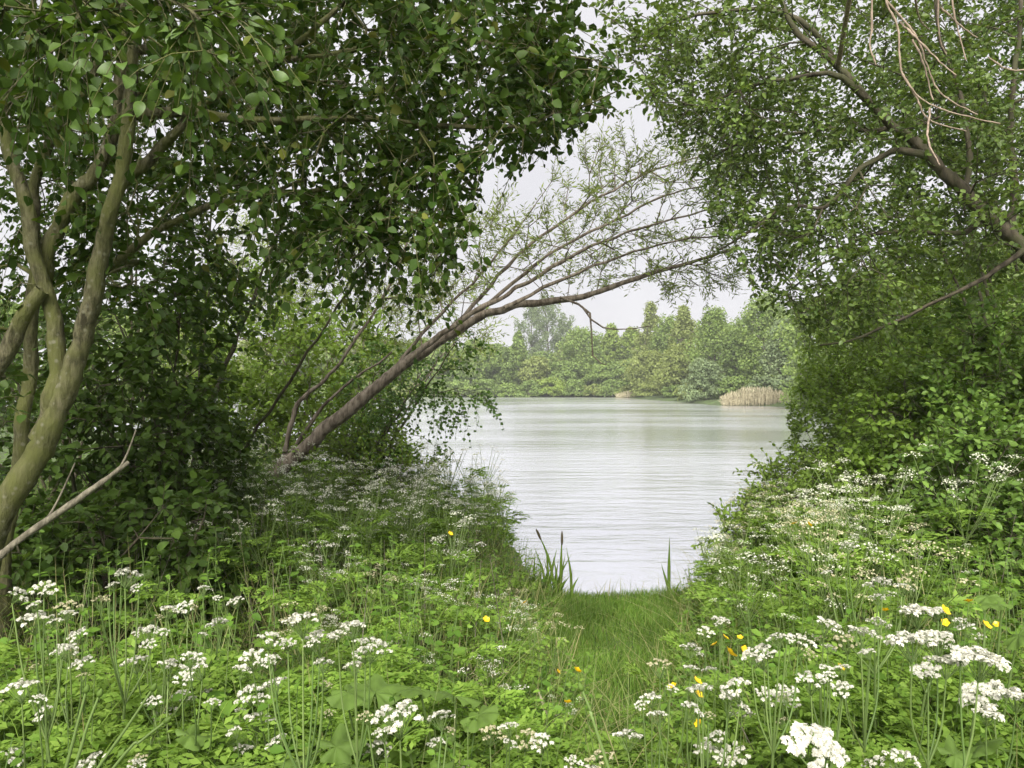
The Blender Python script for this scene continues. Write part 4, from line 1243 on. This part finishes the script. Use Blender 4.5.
# ---- cow parsley on the banks, each plant one small mesh
def bank_mesh(seed, mats):
    r = np.random.default_rng(seed); ge = Geo()
    n = r.integers(7, 11)
    fork = np.array([0, 0, .55]); H = 1.0
    v, q = tubes(np.array([[0, 0, 0], [.01, 0, .3], fork]), np.array([.006, .005, .004]), 4); ge.add(v, q, m=1)
    a = r.uniform(0, 6.28, n); rr = r.uniform(.05, .24, n)
    top = np.stack([np.cos(a) * rr, np.sin(a) * rr, r.uniform(.78, 1.0, n)], 1)
    pts = np.stack([np.tile(fork, (n, 1)), (fork + top) / 2 + [0, 0, -.02], top], 1)
    v, q = tubes(pts, np.tile([.0035, .0025, .002], (n, 1)), 3); ge.add(v, q, m=1)
    fl = 34
    ci = np.repeat(np.arange(n), fl)
    ur = r.uniform(.03, .054, n)
    an = r.uniform(0, 6.28, len(ci)); ra = np.sqrt(r.random(len(ci)))
    pos = top[ci] + np.stack([np.cos(an) * ra * ur[ci], np.sin(an) * ra * ur[ci], .014 - .014 * ra ** 2 + r.normal(scale=.004, size=len(ci))], 1)
    nr = unit(UP + r.normal(size=pos.shape) * .5)
    place(ge, leaf_quad(.5, .05), pos, unit(np.cross(nr, r.normal(size=pos.shape))), nr, r.uniform(.007, .012, len(pos)), 0)
    nf = 10
    frond(ge, np.stack([np.zeros(nf), np.zeros(nf), r.uniform(.08, .7, nf)], 1), r.uniform(0, 6.28, nf), r.uniform(.2, .36, nf), r.uniform(.3, .9, nf), r, m=2, pairs=6)
    return ge.mesh("cow_parsley", mats)


BANK = [bank_mesh(600 + i, [M['white'] if i < 2 else M['pale'] if i < 5 else M['cream'], M['stem'], M['cover2']]) for i in range(6)]


def bank_plants(n, sel, seed, label, group, hs, y0=2.6, y1=10, kinds=(0, 1, 2, 3, 4, 5)):
    r = np.random.default_rng(seed)
    b = scatter(n * 6, -7, 7, y0, y1, r, lambda x, y: (path_dist(x, y) > .22) * sel(x, y))[:n]
    for p in b:
        o = obj("cow_parsley", BANK[r.choice(kinds)])
        o.location = p - np.array([0, 0, .02])
        k = r.uniform(*hs) * (.55 + .45 * float(cover_h(p[0], p[1])))
        o.scale = (k * r.uniform(.9, 1.2), k * r.uniform(.9, 1.2), k)
        o.rotation_euler = (r.normal() * .08, r.normal() * .08, r.uniform(0, 6.28))
        tag(o, label, "wildflower", group)


def px_of(x, y): return CX + x / y * FPX
bank_plants(34, lambda x, y: (px_of(x, y) > 690) & (px_of(x, y) < 850) & (y > 6.2), 614, "tall cow parsley with pale heads standing against the water on the right bank", "cow parsley against the water on the right", (1.0, 1.3), 6.2, 8.6, kinds=(2, 3, 4, 5))
bank_plants(30, lambda x, y: (px_of(x, y) > 800) & (px_of(x, y) < 1010), 615, "tall pale cow parsley reaching up in front of the right thicket", "cow parsley before the right thicket", (1.1, 1.4), 4.6, 6.4, kinds=(0, 2, 3, 4))
bank_plants(190, lambda x, y: (x < -.1) & (px_of(x, y) > 150) & (y > 4.6), 611, "cow parsley in the pale massed drift below the leaning trunk", "cow parsley drift on the left bank", (.65, 1.22), 4.6, 10, kinds=(0, 1, 2, 3, 4))
bank_plants(60, lambda x, y: (x < .3) & (px_of(x, y) > 300) & (y < 4.6), 612, "small pale cow parsley between the big soft leaves and the grass path", "cow parsley along the left side of the path", (.5, .75), 3.0, 4.6)
bank_plants(130, lambda x, y: (x > .8) & (px_of(x, y) < 950) & (y > 3.2), 613, "cow parsley in the pale drift on the right bank below the thicket", "cow parsley drift on the right bank", (.75, 1.05), 3.2, 8.5, kinds=(2, 3, 4, 5, 5))

# ---- buttercups
def buttercup_mesh():
    ge = Geo()
    for j in range(5):
        a = j * 2 * math.pi / 5
        d = np.array([[math.cos(a), math.sin(a), .35]])
        place(ge, leaf_oval(.48, -.12, .12), np.zeros((1, 3)), d, np.array([[-math.cos(a) * .4, -math.sin(a) * .4, 1.]]), .55)
    ang = np.arange(8) / 8 * 6.283
    ge.add(np.vstack([np.stack([np.cos(ang) * .14, np.sin(ang) * .14, np.full(8, .1)], 1), [[0, 0, .22]]]), None, [(i, (i + 1) % 8, 8) for i in range(8)])
    return ge.mesh("flower", M['yellow'])


BC = buttercup_mesh()
BUT = [
    (730, 654, 15, "larger buttercup of the pair beside the white heads right of the path"), (744, 651, 11, "buttercup just right of the largest one of its cluster"),
    (725, 638, 9, "topmost buttercup of the cluster right of the path"), (715, 645, 9, "small buttercup left of the cluster's largest one"),
    (697, 682, 11, "upper of two buttercups at the left end of the right patch"), (698, 695, 11, "lower of two buttercups at the left end of the right patch"),
    (699, 724, 10, "buttercup lowest down in the right patch"), (673, 687, 10, "lone buttercup beside the path's right edge"),
    (840, 668, 10, "buttercup below the fine cow parsley, between the white clusters"), (944, 611, 12, "buttercup at the top of the largest white cluster"),
    (945, 623, 9, "buttercup tucked just under the one topping the white cluster"), (969, 602, 10, "buttercup standing highest near the right edge"),
    (986, 626, 11, "buttercup before dark leaves near the right edge"), (997, 625, 8, "small half-turned buttercup nearest the right edge"),
    (885, 611, 9, "small buttercup left of the largest white cluster"), (794, 524, 7, "left of two tiny buttercups high on the right bank"),
    (809, 525, 7, "right of two tiny buttercups high on the right bank"),
    (486, 620, 8, "buttercup in the green left of the grass path"), (525, 603, 7, "small buttercup near the path's far left side"),
    (577, 671, 9, "buttercup at the left edge of the grass path"), (568, 703, 9, "lowest buttercup on the left of the grass path"),
    (558, 672, 6, "tiny buttercup just left of the one at the path's edge"), (450, 534, 6, "tiny buttercup high on the left bank near the water"),
    (430, 755, 6, "tiny buttercup at the bottom below the big soft leaves"), (740, 638, 7, "tiny buttercup above the pair right of the path"),
]
for i, (px, py, w, lab) in enumerate(BUT):
    r = np.random.default_rng(700 + i)
    d = float(np.clip(FPX * .03 / w, 2.0, 5.0))
    p = P(px, py, d)
    b = np.array([p[0] + r.normal() * .05, d + .06, 0]); b[2] = gh(b[0], b[1]) - .02
    root = thing("buttercup", lab, "wildflower", b, "buttercups")
    c = catmull([b, (b + p) / 2 + r.normal(size=3) * [.02, .02, 0], p], 8)
    ge = Geo(); v, q = tubes(c, np.linspace(.0022, .0014, 8), 5); ge.add(v, q)
    obj("stem", ge.mesh("stem", M['stem'], b), root)
    o = obj("flower", BC, root); o.location = p - b
    s = w / FPX * d
    o.scale = (s, s, s); o.rotation_euler = (r.uniform(.3, .9), r.normal() * .3, r.uniform(0, 6.28))

# ---- plants with big soft leaves
def big_leaf_mesh(seed, lobes=7, deep=.16):
    r = np.random.default_rng(seed)
    n = 48
    a = np.linspace(-math.pi * .93, math.pi * .93, n)
    rad = (1 + .22 * np.cos(a)) * (1 - deep * np.abs(np.sin(a * lobes / 2)) ** 1.5) * (1 + .025 * np.sin(a * 21)) * .5
    rings = []
    for k in (.02, .35, .68, 1.0):
        z = .10 * k ** 1.5 * np.cos(a * lobes) * .5 + .05 * k - .12 * k * k + .02 * np.sin(a * 3 + seed) * k
        rings.append(np.stack([rad * k * np.cos(a) + .12, rad * k * np.sin(a), z], 1))
    v = np.vstack(rings)
    q = [(k * n + i, k * n + i + 1, (k + 1) * n + i + 1, (k + 1) * n + i) for k in range(3) for i in range(n - 1)]
    return Geo().add(v, q).mesh("leaf", M['bigleaf'])


BIG = [big_leaf_mesh(1), big_leaf_mesh(2), big_leaf_mesh(3, 5, .38), big_leaf_mesh(4, 5, .45)]
BIGP = [
    ("butterbur", "plant with the broadest soft round leaves left of the grass path", [(455, 697, 70), (420, 690, 50), (478, 712, 45)], (0, 1)),
    ("butterbur", "broad-leaved plant beside the broadest one, behind the wide white head", [(375, 697, 60), (345, 690, 50), (395, 708, 40)], (0, 1)),
    ("maple_leaved_herb", "lobed light green leaves at the bottom left centre", [(213, 742, 60), (185, 735, 44), (240, 765, 50)], (2, 3)),
    ("maple_leaved_herb", "bright lobed leaves at the bottom, left of the browning heads", [(330, 748, 55), (300, 762, 50), (350, 765, 44)], (2, 3)),
    ("maple_leaved_herb", "lobed leaves below the wide white head at the bottom centre", [(410, 752, 50), (440, 765, 46), (455, 742, 30)], (2, 3)),
    ("butterbur", "dark soft leaves at the right edge under the white cluster", [(1002, 606, 34), (1018, 634, 36), (985, 596, 28)], (0, 1)),
    ("maple_leaved_herb", "lobed bright leaves in the bottom right corner", [(985, 742, 56), (1015, 752, 60), (950, 755, 46)], (2, 3)),
]
for i, (nm, lab, ls, kinds) in enumerate(BIGP):
    r = np.random.default_rng(740 + i)
    d0 = 2.4 if nm == "butterbur" else 2.0
    tops = [P(a, b_, d0 + r.normal() * .1) for a, b_, w in ls]
    m = np.mean(tops, 0)
    b = np.array([m[0], m[1] + .1, 0]); b[2] = gh(b[0], b[1]) - .02
    root = thing(nm, lab, "plant", b)
    for p, (a, b_, w) in zip(tops, ls):
        o = obj("leaf", BIG[kinds[r.integers(len(kinds))]], root)
        o.location = p - b
        s = w / FPX * p[1] * .95
        o.scale = (s, s, s)
        o.rotation_euler = (r.normal() * .2 + .35, r.normal() * .2, r.uniform(0, 6.28))
        c = catmull([b, b * .4 + p * .6 + [0, 0, .05], p], 7)
        ge = Geo(); v, q = tubes(c, np.linspace(.005, .003, 7), 5); ge.add(v, q)
        obj("stem", ge.mesh("stem", M['stem'], b), root)

# ---- reed clumps and single stalks at the water's edge
def blade_thing(name, label, blades_, cat, mat, group=None):
    b0 = None
    root = None
    for k, (pts, d, w) in enumerate(blades_):
        c = catmull(px_pts(pts, d), 12)
        if b0 is None:
            b0 = c[0].copy(); b0[2] = gh(b0[0], b0[1]); root = thing(name, label, cat, b0, group)
        c[0, 2] = min(c[0, 2], gh(c[0, 0], c[0, 1]) - .01)
        s = np.linspace(0, 1, 12)
        wd = w / FPX * d * np.clip(np.minimum(.5 + s * 3, (1 - s) * 2.2), .05, 1) / 2
        v, q = tubes(c, wd, 4)
        obj("blade", Geo().add(v, q).mesh("blade", M[mat], b0), root)
    return root


r = np.random.default_rng(800)
bl = []
for k in range(34):
    x = r.uniform(520, 572); hgt = r.uniform(18, 52) * (1 if x > 532 else .7)
    bl.append(([(x, 598), (x + r.normal() * 2, 598 - hgt * .5), (x + r.normal() * 6, 598 - hgt)], 7.0 + r.normal() * .12, 2.4))
bl += [([(556, 598), (549, 560), (537, 530)], 7, 2.6), ([(560, 598), (561, 565), (562, 533)], 7, 2.8), ([(548, 598), (552, 570), (557, 548)], 7, 2.6)]
t = blade_thing("reed_clump", "clump of tall green reeds at the water's edge left of the path's end", bl, "reeds", 'cover2')
for pts in ([(541, 540), (538, 533), (536, 529)], [(562, 545), (562, 538), (562, 531)]):
    c = catmull(px_pts(pts, 6.99), 6)
    v, q = tubes(c, np.array([.006, .012, .013, .012, .009, .003]), 6)
    o = obj("seed_head", Geo().add(v, q).mesh("seed_head", M['reed_head'], np.array(t.location)), t)
blade_thing("reed_clump", "single tall reed with two short blades right of the path's end", [
    ([(669, 602), (669, 570), (669.5, 536)], 6.8, 3.2), ([(672, 600), (666, 580), (661, 563)], 6.8, 2.4), ([(674, 602), (670, 590), (664, 612)], 6.8, 2),
    ([(672, 604), (676, 590), (681, 580)], 6.8, 2)], "reeds", 'grass')
blade_thing("dry_stalk", "dry tan grass stalk standing in the grass left of the path", [([(547, 722), (543, 705), (537, 687)], 3.1, 4.5)], "grass stalk", 'reed')
BUDS = [("leftmost leaning bud stem in the bottom left corner", [(66, 768), (76, 730), (86, 692)]),
        ("second leaning bud stem from the left corner", [(72, 775), (86, 730), (99, 696)]),
        ("long bud stem leaning right under the left cow parsley patch", [(95, 772), (125, 730), (152, 690)]),
        ("lowest bud stem leaning far right at the bottom left", [(110, 772), (140, 742), (165, 722)]),
        ("bud stem beside the path's left edge at the bottom", [(600, 742), (592, 715), (582, 690)])]
for i, (lab, pts) in enumerate(BUDS):
    d = 1.9
    p = px_pts(pts, d)
    dz = max((p[-1] - p[0])[2], .02)
    ex = p[0][0] + np.clip((p[0] - p[-1])[0] * p[0][2] / dz, -.5, .5)
    b = np.array([ex, d, 0]); b[2] = gh(b[0], d) - .02
    root = thing("bud_stem", lab, "plant", b, "leaning bud stems")
    c = catmull([b] + p, 14)
    obj("stem", Geo().add(*tubes(c, np.linspace(.0045, .003, 14), 6)).mesh("stem", M['stem'], b), root)
    e = c[-1]; dv = unit(c[-1] - c[-2])
    cc = e + dv * np.linspace(-.003, .02, 7)[:, None]
    obj("bud", Geo().add(*tubes(cc, np.array([.003, .006, .0075, .0075, .006, .004, .002]), 8)).mesh("bud", M['bigleaf'], b), root)

# ------------------------------------------------------------------ humid air over the lake
ge = Geo()
hx0, hx1, hy0, hy1, hz0, hz1 = -710, 710, -700, 715, -3.2, 32
ge.add([(x, y, z) for z in (hz0, hz1) for y in (hy0, hy1) for x in (hx0, hx1)],
       [(0, 2, 3, 1), (4, 5, 7, 6), (0, 1, 5, 4), (2, 6, 7, 3), (0, 4, 6, 2), (1, 3, 7, 5)])
hm, hn, hl, ho = new_mat("haze")
pv = hn.new("ShaderNodeVolumePrincipled")
pv.inputs["Color"].default_value = (.95, .97, 1, 1)
pv.inputs["Density"].default_value = .0007
hl.new(pv.outputs[0], ho.inputs["Volume"])
tag(obj("haze", ge.mesh("haze", hm, smooth=False)), "thin pale haze over the lake", "haze", kind="stuff")
